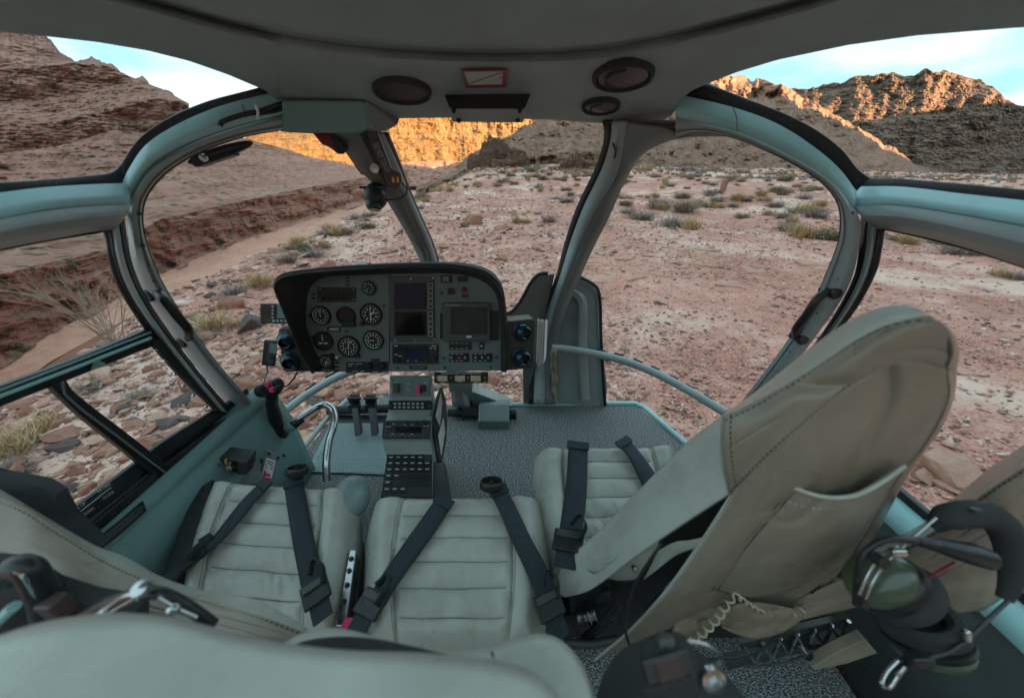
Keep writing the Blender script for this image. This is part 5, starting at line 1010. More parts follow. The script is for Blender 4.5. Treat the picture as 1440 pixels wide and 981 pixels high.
# ---------------------------------------------------------------- console
cs = thing('centre_console', 'grey centre console with radios and keypad below the instrument panel', 'console', (PY(575, 600, .95)[0], .95, FL))
secs = [(528,548,607,1.07),(559,548,607,1.04),(562,547,608,1.03),(575,547,608,1.02),(590,543,607,.965),(592,540,606,.955),(617,538,605,.90),(620,538,605,.90),(634,541,608,.885),(640,545,608,.86),(700,536,608,.70)]
Lp = [PY(x0, y, Y) for y, x0, x1, Y in secs]; Rp = [PY(x1, y, Y) for y, x0, x1, Y in secs]
low = lambda p: np.array((p[0], p[1] + .02, FL))
b = MB(); b.grid([[low(p) for p in Lp], Lp, Rp, [low(p) for p in Rp]]); b.build('housing', M['console'], cs, ang=25, solid=.004, soff=-1)
class Quad:
    def __init__(s, i, j, in_=0): s.q = [Lp[i], Rp[i], Rp[j], Lp[j]]; n = np.cross(s.q[3] - s.q[0], s.q[1] - s.q[0]); n /= np.linalg.norm(n); s.n = n if n @ (O0 - s.q[0]) > 0 else -n; s.r = s.q[1] - s.q[0]; s.r /= np.linalg.norm(s.r); s.u = np.cross(s.n, s.r)
    def pt(s, u, v, o=0): q = s.q; return q[0]*(1-u)*(1-v) + q[1]*u*(1-v) + q[2]*u*v + q[3]*(1-u)*v + s.n*o
    def rect(s, b, u0, v0, u1, v1, th, o=0): b.prism([s.pt(u0, v0, o), s.pt(u1, v0, o), s.pt(u1, v1, o), s.pt(u0, v1, o)], s.n*th); return b
q = Quad(0, 1); b = MB(); q.rect(b, .05, .12, .97, .95, .004); sp = b.build('starter_panel', M['panel'], cs, bevel=.001)
b = MB(); [q.rect(b, u, .5, u + .02, .54, .0005, .0045) for u in (.12, .4, .62, .9)]; [q.rect(b, u, v, u + .1, v + .03, .0005, .0045) for u, v in ((.12, .25), (.4, .35), (.4, .62), (.8, .3))]; b.build('printed_line', M['dimwhite'], sp)
b = MB(); q.rect(b, .12, .34, .24, .74, .012, .004); b.build('guarded_switch', M['gunmetal'], sp, bevel=.001)
b = MB(); q.rect(b, .68, .40, .76, .78, .02, .004); b.build('red_guard', M['pink'], sp, bevel=.002); b = MB(); b.lathe(q.pt(.8, .55, .004), q.n, [(.013, 0), (.013, .012), (0, .013)], 16); b.build('rotary_knob', M['black'], sp)
q = Quad(2, 3); b = MB(); q.rect(b, .01, .05, .99, 1.0, .006); tr = b.build('transponder', M['black'], cs, bevel=.001); b = MB(); [q.rect(b, .12 + i*.105, v, .18 + i*.105, v + .18, .0025, .006) for i in range(7) for v in (.25, .62)]; b.build('key', M['dimwhite'], tr)
b = MB(); [b.lathe(q.pt(u, .55, .006), q.n, [(.006, 0), (.006, .008), (0, .009)], 12) for u in (.06, .95)]; b.build('knob', M['gunmetal'], tr)
q = Quad(5, 6); b = MB(); q.rect(b, .0, .0, 1.0, 1.0, .01); au = b.build('audio_selector', M['black'], cs, bevel=.002); b = MB(); q.rect(b, .28, .38, .82, .7, .0008, .0102); b.build('screen', M['screen'], au)
b = MB(); [q.rect(b, .06 + i*.098, .82, .115 + i*.098, .92, .003, .01) for i in range(9)]; [q.rect(b, u, v, u + .06, v + .1, .003, .01) for u in (.85, .92) for v in (.35, .5, .65)]; [q.rect(b, u, v, u + .05, v + .08, .003, .01) for u in (.06, .15) for v in (.4, .55)]; b.build('key', M['gunmetal'], au)
b = MB(); [b.lathe(q.pt(u, v, .01), q.n, [(r_, 0), (r_*.85, .011), (0, .012)], 14) for u, v, r_ in ((.1, .2, .005), (.5, .16, .004), (.72, .14, .006), (.88, .12, .008), (.16, .5, .005))]; b.build('knob', M['matte'], au)
b = MB(); [q.rect(b, u, v, u + .05, v + .03, .0004, .0104) for u, v in ((.2, .2), (.45, .25), (.6, .25), (.06, .34), (.12, .34), (.2, .76), (.4, .76), (.6, .76), (.86, .3), (.93, .3))]; b.build('printed_line', M['dimwhite'], au)
q = Quad(9, 10); b = MB(); q.rect(b, .0, .0, 1.0, 1.0, .006); kp = b.build('breaker_panel', M['matte'], cs, bevel=.001)
for r_ in range(6):
    for c_ in range(6):
        if r_ == 3 and c_ > 1 or r_ == 4 and c_ > 0 or r_ == 5 and c_ > 2 or (r_ == 0 and c_ == 5): continue
        u, v = .03 + c_*.16, .03 + r_*.15; b = MB(); q.rect(b, u, v, u + .14, v + .13, .0025, .006); k_ = b.build('key', M['black'], kp); b = MB(); q.rect(b, u + .03, v + .05, u + .11, v + .075, .0005, .0088); b.build('key_legend', M['dimwhite'], kp)
for v, u in ((.5, .36), (.65, .2)): b = MB(); q.rect(b, u, v, .97, v + .12, .0015, .006); b.build('blank_cover', M['black'], kp)
# black back box and cable slot behind the console base
b = MB(); b.prism([PY(608,648,.86), PY(625,650,.86), PY(632,700,.72), PY(608,700,.70)], (0, .03, -.1)); b.build('side_bracket', M['black'], cs, bevel=.004)
# checklist holder leaning on the console side
ch = thing('checklist_holder', 'black framed holder with cream checklist cards on the right side of console', 'card holder', PY(620, 600, .98))
hq = [(622,543,1.06),(627,560,1.05),(630,590,.99),(628,620,.93),(622,650,.88),(618,648,.875),(611,605,.95),(608,583,.985)]
b = MB(); b.prism([PY(*p) for p in hq], (-.012, 0, -.004)); b.build('frame', M['black'], ch, bevel=.003)
for hh_ in ([(620,553,1.035),(622,565,1.025),(619,598,.96),(613,585,.975)], [(624,588,.975),(626,608,.935),(621,640,.88),(617,612,.925)]): b = MB(); b.prism([PY(x, y, Y - .008) for x, y, Y in hh_], (-.002, 0, 0)); b.build('card', M['card'], ch)
# switch strip under the panel
ss = thing('switch_strip', 'black switch strip with three cream keys lettered INTEGRATED FLIGHT + AIR CONDITIONING', 'switch panel', PY(648, 530, 1.08)); SPn = Plate(PY(648, 530, 1.08), (0, -.95, .3))
b = MB(); SPn.rect(b, 611, 522.5, 686.5, 538, .006); b.build('face', M['black'], ss, bevel=.001)
for x in (622.5, 647, 669): b = MB(); SPn.rect(b, x - 7, 527.5, x + 7, 535.5, .006, .006); b.build('key', M['ivory'], ss, bevel=.0015)
text('INTEGRATED FLIGHT + AIR CONDITIONING', SPn.px(648.5, 524.8, .0062), SPn.r, SPn.u, .0085, M['white'], ss, wid=SPn.scale(648, 525)*56)
b = MB(); [SPn.rect(b, x - 3, 536.3, x + 3, 537.1, .0004, .0062) for x in (622.5, 647, 669, 682)]; [b.lathe(SPn.px(x, 531, .006), SPn.n, [(.0025, 0), (0, .001)], 8) for x in (613.5, 634, 658, 682)]; b.build('printed_line', M['dimwhite'], ss)
# ---------------------------------------------------------------- pedals, bars
pb = thing('pedal_assembly', 'black rudder pedals on a cross bar ahead of the left seat', 'pedals', PY(505, 580, 1.35))
b = MB(); b.tube([PY(462,577,1.42), PY(548,574,1.42)], .022, 14); b.build('cross_bar', M['matte'], pb)
for x in (498, 521):
    b = MB(); A = [PY(x - 7, 556, 1.36), PY(x + 6, 556, 1.36), PY(x + 8, 575, 1.36), PY(x - 9, 578, 1.36)]; b.prism(A, (0, .02, .0)); b.build('pedal', M['black'], pb, bevel=.003)
    b = MB(); b.prism([PY(x - 4, 570, 1.34), PY(x + 5, 570, 1.34), PY(x + 10, 612, 1.22), PY(x + 1, 614, 1.22)], (0, .025, 0)); b.build('pedal_arm', M['black'], pb, bevel=.003)
    b = MB(); b.tube([PY(x - 9, 560, 1.35), PY(x + 9, 560, 1.35)], .008, 10); b.box(PY(x, 570, 1.34), (.05, .02, .014)); b.build('pedal_pin', M['black'], pb)
pc = thing('covered_pedal', 'grey leather boxed cover on a black cross bar right of the console', 'pedal cover', PY(694, 610, 1.3))
b = MB(); b.tube([PY(630,580,1.40), PY(726,583,1.40)], .020, 14); b.build('cross_bar', M['matte'], pc)
b = MB(); [b.lathe(PY(x, 580, 1.40), (1, 0, 0), [(.024, -.01), (.024, .01)], 14) for x in (646, 722)]; [b.lathe(PY(x, 586, 1.39), (0, -.3, -1), [(.006, 0), (.006, .02), (0, .022)], 10) for x in (652, 667)]; b.build('collar', M['black'], pc)
A = [PY(673,568,1.38), PY(716,568,1.38), PY(717,594,1.30), PY(717,613,1.295), PY(673,613,1.295), PY(672,594,1.30)]; b = MB()
lf = [PY(673,568,1.40), PY(672,592,1.315), PY(673,613,1.31)]; rt_ = [PY(716,568,1.40), PY(717.5,592,1.315), PY(718,613,1.31)]; bk = [lf[0] + (0, .07, -.02), rt_[0] + (0, .07, -.02)]
b.prism([lf[0], lf[1], lf[2], lf[2] + (0, .1, 0), bk[0]], rt_[0] - lf[0]); b.build('cover', M['panel'], pc, bevel=.007)
b = MB()
for k in range(14): t = k/13; [b.box(PY(x, 570 + 22*t, 1.395 - .085*t) + (0, -.003, 0), (.002, .004, .004)) for x in (674.5, 714.5)]
b.build('stitching', M['dimwhite'], pc)
hb = thing('tubular_handrail', 'bent bare steel handrail rising from the floor by the left seat', 'handrail', PY(460, 676, .86))
P = [(460,676,.86),(459,650,.90),(463,620,.96),(470,595,1.01),(468,577,1.05),(458,569,1.06),(447,572,1.06),(430,582,1.03),(413,594,1.0)]; b = MB(); b.tube(YS(P, 60), .0135, 16); b.build('tube', M['steel'], hb)
b = MB(); b.tube(YS([(424,588,1.02),(416,595,1.0),(408,602,.99)], 14), .0165, 14); b.build('sleeve', M['black'], hb)
b = MB(); b.ell(PY(407, 601, .985), (.022, .014, .016)); b.build('teal_cap', M['teal'], hb)
cg = thing('control_stick_grip', 'black control stick grip with two pink buttons left of the steel handrail', 'control grip', PY(398, 610, .98))
b = MB(); P = YS([(405,612,.985),(396,608,.985),(390,596,.985),(386,582,.98),(382,568,.975),(383,556,.97)], 30); b.tube(P, np.interp(np.linspace(0, 1, 30), [0, .15, .5, .8, 1], [.011, .019, .022, .020, .018]), 16); b.build('grip', M['black'], cg)
b = MB(); b.ell(PY(381, 546, .965), (.034, .026, .030)); b.ell(PY(368, 549, .96), (.022, .022, .024)); b.ell(PY(390, 541, .97), (.020, .022, .026)); b.build('switch_head', M['black'], cg)
for x, y in ((376.5, 540), (383, 548)): b = MB(); b.lathe(PY(x, y, .935), (0, -1, .4), [(.0095, -.006), (.0095, .003), (.007, .006), (0, .006)], 16); b.build('pink_button', M['pink'], cg)
for x, y in ((367, 545), (374, 555), (390, 545)): b = MB(); b.lathe(PY(x, y, .94), (0, -1, .4), [(.008, -.01), (.008, .004), (.004, .010), (0, .010)], 12); b.build('hat_switch', M['matte'], cg)
b = MB(); b.tube(YS([(393,545,.98),(402,543,1.02),(410,536,1.06),(418,524,1.1)], 20), .003, 6); b.build('cable', M['black'], cg)
b = MB(); b.tube([PY(560, 668, .80), PY(566, 640, .86)], .01, 6) if False else None
# ================================================================ SEATS
def seat_z(Y): return CZ - .80 - .26*(.657 - Y)
def SEAT(px, py, off=0): return hit(px, py, lambda P: P[2] - seat_z(P[1]) - off)
def cushion(label, cor, seamL=-.60, seamR=.58, rows=6, seed=0):
    C4 = [SEAT(x, y) for x, y in cor]; root = thing('seat_cushion', label, 'seat', (C4[0] + C4[1] + C4[2] + C4[3])/4 - (0, 0, .13), 'seat cushions of the front row')
    n = 110; a = np.linspace(-1, 1, n); x, y = np.meshgrid(a, a); k = .30
    xs = x*np.sqrt(1 - k*y*y/2 - .04*(y > 0)*y*y); ys = y*np.sqrt(1 - k*x*x*x*x/2)
    u, v = (xs + 1)/2, (ys + 1)/2                                   # v = 0 front, 1 rear
    P = C4[0]*((1-u)*(1-v))[..., None] + C4[1]*(u*(1-v))[..., None] + C4[2]*(u*v)[..., None] + C4[3]*((1-u)*v)[..., None]
    e = np.maximum(np.abs(x), np.abs(y)); h = -.055*np.clip((e - .72)/.28, 0, 1)**2.4
    h = h + .016*np.exp(-((np.abs(x) - .78)/.16)**2)
    sl = seamL - .05*np.sin((y + 1)*1.3) ; sr = seamR + .04*np.sin((y + 1)*1.3)
    h = h - .008*np.exp(-((x - sl)/.018)**2) - .008*np.exp(-((x - sr)/.018)**2)
    mid = (x > sl) & (x < sr) & (y > -.86); ph = ((y + .86)/1.86*rows) % 1.0; puff = .009*np.sin(np.pi*ph)**.55
    h = h + np.where(mid, puff*np.clip((x - sl)/.08, 0, 1)*np.clip((sr - x)/.08, 0, 1) - .001, 0)
    rowi = np.floor((y + .86)/1.86*rows); wgt = np.clip((y + .45)/.9, 0, 1)*np.where(mid, 1, .55)
    fold = vn(x*8 - y*2.2 + rowi*1.7, rowi*3.7 + ph*.35, 0, seed); fold2 = vn(x*17 - y*5, rowi*2.3 + ph*.8, 0, seed + 2)
    h = h + wgt*(.0042*fold + .0018*fold2)*np.clip(np.sin(np.pi*ph), 0, 1)**.5*np.where(mid, 1, .7) + .003*vn(x*3, y*3, 0, seed + 9) + .0012*vn(x*9, y*9, 0, seed + 3)
    P[..., 2] += h
    b = MB(); b.grid(P)
    ring = [P[0, j] for j in range(n)] + [P[i, -1] for i in range(1, n)] + [P[-1, j] for j in range(n - 2, -1, -1)] + [P[i, 0] for i in range(n - 2, 0, -1)]; ring = np.array(ring); cc = ring.mean(0)
    b.grid([ring, ring + (ring - cc)*(.02, .02, 0) - (0, 0, .012), ring + (ring - cc)*(.02, .02, 0) - (0, 0, .06), ring*.97 + cc*.03 - (0, 0, .10)], True)
    b.build('cushion', M['leather'], root, ang=75)
    bs = MB(); q = ring*.93 + cc*.07; bs.grid([q - (0, 0, .09), q - (0, 0, .17)], True); bs.prism([p - np.array((0, 0, .17)) for p in q[::6]], (0, 0, -.02)); bs.build('seat_pan', M['black'], root)
    st = MB()
    def surf(xx, yy):
        j = (xx + 1)/2*(n - 1); i = (yy + 1)/2*(n - 1); i0, j0 = int(min(max(i, 0), n - 2)), int(min(max(j, 0), n - 2)); return P[i0, j0] + (P[i0, j0+1] - P[i0, j0])*(j - j0) + (P[i0+1, j0] - P[i0, j0])*(i - i0)
    def run(f, N):
        for k in range(N):
            p, q_ = surf(*f((k + .15)/N)), surf(*f((k + .75)/N)); st.tube([p + (0, 0, .0012), q_ + (0, 0, .0012)], .0009, 3, False)
    for r in range(1, rows): yy = -.86 + r*1.86/rows; run(lambda t, yy=yy: (seamL + .02 + t*(seamR - seamL - .04), yy), 40)
    run(lambda t: (seamL - .05*math.sin((-.9 + 1.85*t + 1)*1.3) - .025, -.9 + 1.85*t), 70); run(lambda t: (seamR + .04*math.sin((-.9 + 1.85*t + 1)*1.3) + .025, -.9 + 1.85*t), 70); run(lambda t: (-.9 + 1.8*t, -.95), 60)
    st.build('stitching', M['stitch'], root); return root
cushion('pale leather front seat cushion nearest the left door, with two black belts', [(286,664),(504,676),(474,896),(226,872)], seed=1)
cushion('pale leather middle front seat cushion right behind the console', [(512,687),(772,684),(772,915),(500,915)], seed=14)
cushion('pale leather front seat cushion half hidden behind the big leaning backrest', [(745,620),(962,616),(975,790),(775,790)], seed=29)
# seat belts
def belt(label, pts, wid=.046, off=.03, buckle=None, clip=True, cat='seat belt', extra=None):
    C_ = np.array([SEAT(p[0], p[1], off if len(p) < 3 else p[2]) for p in pts]); C_ = spl3(C_, 40); t = thing('seat_belt', label, cat, C_[len(C_)//2])
    T = np.gradient(C_, axis=0); T /= np.linalg.norm(T, axis=1)[:, None]; Sd = np.cross(T, (0, 0, 1.)); Sd /= np.linalg.norm(Sd, axis=1)[:, None]
    Sd = Sd + .16*np.sin(np.linspace(0, 5, 40))[:, None]*np.array((0, 0, 1)); Sd = Sd/np.linalg.norm(Sd, axis=1)[:, None]
    w2 = wid/2; b = MB(); b.grid([C_ - Sd*w2, C_ - Sd*w2*.5 + (0, 0, .0015), C_ + (0, 0, .002), C_ + Sd*w2*.5 + (0, 0, .0015), C_ + Sd*w2]); b.build('webbing', M['belt'], t, solid=.0022)
    R0 = np.c_[Sd[0], T[0], np.cross(Sd[0], T[0])]; b = MB(); b.box(C_[2] + (0, 0, .004), (wid*1.12, .026, .007), R0); b.build('end_tab', M['belt'], t, bevel=.002)
    if buckle:
        c = SEAT(*buckle[:2], off + .012); Rb = np.c_[Sd[-3], T[-3], np.cross(Sd[-3], T[-3])]
        b = MB(); b.box(c, (wid*1.25, .05, .012), Rb); bk = b.build('buckle', M['black'], t, bevel=.003); b = MB(); b.box(c + Rb @ np.array((0, -.012, .009)), (wid*1.0, .016, .008), Rb); b.build('release_bar', M['gunmetal' if not extra else 'maroon'], bk, bevel=.002)
        b = MB(); b.box(c + Rb @ np.array((0, .034, -.004)), (wid*.9, .05, .004), Rb); b.build('lower_webbing', M['belt'], t); 
        b = MB(); L0 = [c + Rb @ np.array(v) for v in ((-wid*.5, .0, .004), (-wid*.75, -.03, .02), (-wid*.45, -.055, .016), (-.1*wid, -.03, .012))]; Q = spl3(L0, 16); b.grid([Q, Q + Rb @ np.array((.004, .0, .018))]); b.build('strap_tail', M['belt'], t, solid=.002)
    return t
belt('black shoulder belt running diagonally over the left side of the left seat cushion', [(377,677),(352,702),(325,735),(298,765),(277,782)], .036, .024, (270,784))
belt('black lap belt running straight down the right side of the left seat cushion', [(412,672),(418,710),(427,760),(437,810),(442,830)], .045, .024, (444,832))
belt('black belt on the left half of the middle seat cushion with a brown release bar', [(628,700),(604,736),(574,778),(548,815),(530,845)], .050, .024, (522,848), extra=1)
belt('black belt on the right half of the middle seat cushion', [(698,684),(714,716),(735,762),(758,808),(772,845)], .048, .024, (772,850))
belt('black belt crossing the left side of the half-hidden right seat cushion', [(813,622),(812,655),(809,700),(803,745)], .058, .024, (799,760))
belt('short black belt end on the far right corner of the half-hidden seat cushion', [(874,620),(888,634),(902,655),(918,685)], .050, .024)
def cup(px, py, w_, label, off=.03):
    c = SEAT(px, py, off); R_ = w_*np.linalg.norm(SEAT(px + .5, py, off) - SEAT(px - .5, py, off)); t = thing('belt_reel', label, 'belt reel', c - (0, 0, .02))
    b = MB(); b.lathe(c - (0, 0, .016), (0, .45, 1), [(R_*.9, 0), (R_, .004), (R_, .018), (R_*.95, .021), (R_*.84, .021), (R_*.8, .014), (R_*.78, .006), (0, .006)], 36); b.build('ring', M['black'], t)
    b = MB(); b.lathe(c - (0, 0, .006), (0, .45, 1), [(R_*.12, 0), (R_*.1, .012), (0, .012)], 10); b.box(c - (0, 0, .002), (R_*1.5, .003, .003)); b.build('hub', M['gunmetal'], t); return t
cup(416, 661, 14.5, 'round black reel ring at the front of the left seat between its belts', .045); cup(691, 680, 17, 'round black reel ring at the front right of the middle seat', .035)
# box of wires by the left seat front corner and bracket between seats
t = thing('junction_box', 'small black wired junction box on the floor beside the left seat front', 'junction box', PY(325, 665, .76))
b = MB(); b.prism([PY(x, y, .76) for x, y in ((304,644),(346,649),(345,666),(305,662))], (0, .05, 0)); b.build('case', M['black'], t, bevel=.003)
r_ = np.random.default_rng(3)
for k in range(9): x, y = 306 + r_.uniform(0, 26), 646 + r_.uniform(0, 12); P = [PY(x + r_.uniform(-5, 5), y + r_.uniform(-3, 5), .752 - .01*r_.uniform()) for _ in range(4)]; b = MB(); b.tube(spl3(np.array(P), 10), .0014, 5); b.build('cable', M[('canvas', 'white', 'gunmetal', 'yellow')[k % 4]], t)
b = MB(); b.prism([PY(x, y, .74) for x, y in ((335,650),(346,650),(347,667),(334,667))], (0, .03, 0)); b.build('clip', M['matte'], t)
t = thing('seat_rail', 'bare metal adjuster rail between the left and middle seat cushions', 'seat rail', PY(490, 830, .5)); b = MB()
b.prism([SEAT(x, y, -.02) for x, y in ((492,772),(501,773),(486,880),(472,880))], (0, 0, -.05)); b.build('rail', M['steel'], t, bevel=.002)
b = MB(); [b.lathe(SEAT(x, y, -.018), (0, 0, 1), [(.006, -.005), (.005, .003), (0, .004)], 10) for x, y in ((494,785),(491,802),(488,822),(484,845))]; b.build('bolt', M['black'], t)
b = MB(); b.box(SEAT(489, 890, -.02), (.03, .05, .03)); b.build('red_cap', M['pink'], t, bevel=.004)
b = MB(); b.ell(SEAT(491, 702, -.06), (.055, .075, .055)); b.build('floor_boot', M['foot'], label='round grey-green floor boot between the left and middle seats', cat='floor boot')
solidpoly([(272,690),(300,672),(262,800),(232,832),(228,812),(250,750)], lambda x, y: SEAT(x, y, -.01), (0, 0, -.12), 'seat_side_trim', 'seal', .004, cab)

# ---------------------------------------------------------------- coons patches for the upholstered backs
def coons(c0, c1, d0, d1, nu=40, nv=40, bulge=0, fn=None):
    c0, c1 = spl(c0, nu), spl(c1, nu); d0, d1 = spl(d0, nv), spl(d1, nv); u = np.linspace(0, 1, nu)[None, :, None]; v = np.linspace(0, 1, nv)[:, None, None]
    Pq = (1-v)*c0[None] + v*c1[None] + (1-u)*d0[:, None] + u*d1[:, None] - ((1-u)*(1-v)*c0[0] + u*(1-v)*c0[-1] + (1-u)*v*c1[0] + u*v*c1[-1])
    G = np.array([[PY(*q) for q in row] for row in Pq]); uu, vv = np.meshgrid(np.linspace(0, 1, nu), np.linspace(0, 1, nv)); d = bulge*np.sin(np.pi*uu)*np.sin(np.pi*vv)
    if fn: d = d + fn(uu, vv)
    dir_ = O0 - G; dir_ /= np.linalg.norm(dir_, axis=2, keepdims=True); return G + dir_*d[..., None]
def stitchline(G, b, off=.0018, step=.008, r=.0013):
    G = np.array(G); L_ = np.r_[0, np.cumsum(np.linalg.norm(np.diff(G, axis=0), axis=1))]; N = int(L_[-1]/step)
    for k in range(N):
        a, c = (k + .15)*step, (k + .75)*step; p, q = [np.array([np.interp(t, L_, G[:, i]) for i in range(3)]) for t in (a, c)]; dd = O0 - p; dd /= np.linalg.norm(dd); b.tube([p + dd*off, q + dd*off], r, 4, False)
rb_ = thing('leaning_backrest', 'large beige leather backrest leaning to the right with a seat-back pocket', 'backrest', PY(980, 860, .40))
A1 = [(785,824,.46),(787,806,.475),(800,786,.485),(850,740,.50),(920,668,.50),(972,618,.49),(1018,584,.47)]
A2 = [(795,839,.43),(830,829,.41),(890,785,.39),(930,757,.385),(975,727,.38),(1026,694,.37)]
def wr(sd, a=.004, f=3): return lambda u, v: a*vn(u*f*1.4 + v*f, v*f*.5 - u, 0, sd) - a*.8*np.exp(-(np.abs(vn(u*f + 5, v*f*1.8, 0, sd + 3))/.12)**2)
G = coons(A1, A2, [A1[0], (787,834,.445), A2[0]], [A1[-1], (1016,640,.42), A2[-1]], 50, 26, .022, wr(3, .002)); b = MB(); b.grid(G); b.build('side_bolster', M['leather'], rb_, solid=.004)
T0 = [(1018,586,.40),(1040,577,.395),(1080,557,.39),(1150,515,.375),(1205,478,.36),(1250,456,.35),(1305,446,.335)]
A3 = [(1018,584,.47),(1060,555,.455),(1105,520,.44),(1150,484,.42),(1195,454,.40),(1230,438,.38),(1262,432,.365),(1290,436,.35),(1305,446,.335)]
G = coons(A3, T0, [A3[0], (1018,585,.435), T0[0]], [(1304.5,445,.336), (1305,446,.3355), T0[-1]], 50, 16, .008, wr(6, .002)); b = MB(); b.grid(G); b.build('head_top', M['leather'], rb_, solid=.004)
S0 = [(1027,696,.365),(1050,672,.36),(1090,632,.355),(1140,586,.35),(1190,545,.345),(1240,516,.34),(1290,505,.335),(1328,514,.335)]
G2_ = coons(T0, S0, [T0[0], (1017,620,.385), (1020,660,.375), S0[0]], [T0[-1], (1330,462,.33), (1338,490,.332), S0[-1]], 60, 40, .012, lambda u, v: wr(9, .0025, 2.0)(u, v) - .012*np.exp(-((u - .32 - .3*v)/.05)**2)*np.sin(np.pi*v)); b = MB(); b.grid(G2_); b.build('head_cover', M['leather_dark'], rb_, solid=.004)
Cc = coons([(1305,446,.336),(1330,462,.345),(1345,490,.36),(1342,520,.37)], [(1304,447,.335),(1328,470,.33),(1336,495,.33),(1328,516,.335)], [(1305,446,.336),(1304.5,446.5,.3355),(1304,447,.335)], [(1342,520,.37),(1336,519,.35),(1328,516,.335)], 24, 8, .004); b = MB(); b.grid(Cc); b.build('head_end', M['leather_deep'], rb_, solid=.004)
# back panel
Dl_ = [(1027,696,.365),(1005,730,.36),(975,775,.355),(935,830,.345),(885,885,.335),(836,926,.325)]
Dr_ = [(1328,515,.336),(1330,560,.345),(1312,600,.35),(1285,640,.355),(1262,668,.36),(1235,715,.365),(1205,765,.37),(1170,815,.375),(1140,850,.38)]
Db_ = [(836,926,.325),(870,912,.33),(915,892,.335),(970,874,.345),(1030,862,.355),(1090,858,.37),(1140,850,.38)]
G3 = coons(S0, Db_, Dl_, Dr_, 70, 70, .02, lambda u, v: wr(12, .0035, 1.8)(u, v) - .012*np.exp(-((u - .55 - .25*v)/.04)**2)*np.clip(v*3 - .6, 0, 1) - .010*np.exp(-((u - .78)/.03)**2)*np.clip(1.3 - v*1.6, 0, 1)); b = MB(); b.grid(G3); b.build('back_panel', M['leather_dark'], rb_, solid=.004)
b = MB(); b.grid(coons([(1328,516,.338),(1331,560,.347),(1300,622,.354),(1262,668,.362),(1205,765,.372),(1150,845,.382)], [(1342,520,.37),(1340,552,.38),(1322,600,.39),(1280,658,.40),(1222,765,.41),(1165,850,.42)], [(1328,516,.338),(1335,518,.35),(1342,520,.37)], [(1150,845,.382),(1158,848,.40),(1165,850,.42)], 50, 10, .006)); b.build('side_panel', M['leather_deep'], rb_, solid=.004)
# pocket
Po = [(1112,684,.345),(1140,694,.335),(1170,698,.330),(1200,694,.330),(1235,676,.335),(1266,654,.345)]
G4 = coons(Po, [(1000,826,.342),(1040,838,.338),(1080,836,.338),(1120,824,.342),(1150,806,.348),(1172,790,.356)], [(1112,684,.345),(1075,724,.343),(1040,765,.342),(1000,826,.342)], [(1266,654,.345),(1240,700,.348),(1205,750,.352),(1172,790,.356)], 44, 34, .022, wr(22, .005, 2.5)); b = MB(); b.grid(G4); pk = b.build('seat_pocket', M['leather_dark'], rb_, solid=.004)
b = MB(); b.tube([p + (0, -.004, .003) for p in G4[0]], .0032, 8); b.build('pocket_welt', M['leather'], pk)
b = MB(); b.tube(np.array(G4)[:, 0] + (0, -.003, .002), .0022, 6); b.tube(np.array(G4)[:, 2] + (0, -.0015, .001), .0012, 6); b.build('pocket_seam', M['stitch'], pk)
b = MB(); stitchline(G4[4], b); b.build('stitching', M['dimwhite'], pk)
b = MB(); b.grid([G4[0] + np.array((0, .02, -.004)), G3[18:19].repeat(1, 0)[0][:44] if False else G4[0] + np.array((.002, .03, -.04))]); b.build('pocket_shade_sheet', M['matte'], pk)  # dark sheet standing in for the shade inside the pocket
b = MB(); stitchline(G2_[2], b); stitchline(G2_[-3], b); stitchline(G2_[:, 2], b); stitchline(G[ -3], b, .001); b.build('stitching', M['stitch'], rb_)
b = MB(); stitchline(np.array(G3)[:, 3], b); b.build('stitching', M['dimwhite'], rb_)
b = MB(); [b.tube(q, .0022, 6) for q in (G2_[-1], G2_[:, 0], G2_[0])]; b.build('piping', M['leather_dark'], rb_)
b = MB(); b.tube(np.array(G3)[:, 0] + (0, -.002, .001), .0024, 6); b.build('edge_binding', M['leather'], rb_)
# flap with snap, black prism standing in for the shaded gap behind it
fl_ = coons([(825,800,.43),(850,788,.42),(885,770,.41),(924,752,.40)], [(846,808,.42),(870,815,.41),(895,812,.40),(918,782,.395)], [(825,800,.43),(833,805,.425),(846,808,.42)], [(924,752,.40),(926,765,.398),(918,782,.395)], 24, 14, .01, wr(31, .004, 2)); b = MB(); b.grid(fl_); fp_ = b.build('flap', M['leather'], rb_, solid=.003)
b = MB(); b.lathe(PY(893, 800, .385), (0, -1, .3), [(.006, -.006), (.006, .003), (.003, .005), (0, .004)], 16); b.build('snap', M['steel'], fp_)
b = MB(); b.prism([PY(x, y, Y) for x, y, Y in ((800,838,.47),(930,760,.47),(1024,698,.46),(960,800,.44),(880,880,.43),(815,870,.45))], (0, .03, -.02)); b.build('gap_shade_fill', M['matte'], rb_)
b = MB(); b.grid(coons([(925,775,.40),(950,762,.40),(985,757,.395),(1010,745,.39)], [(905,815,.395),(925,800,.39),(950,780,.385),(985,768,.38)], [(925,775,.40),(915,795,.40),(905,815,.395)], [(1010,745,.39),(1000,755,.385),(985,768,.38)], 16, 8, .006)); b.build('inner_flap', M['leather'], rb_, solid=.003)
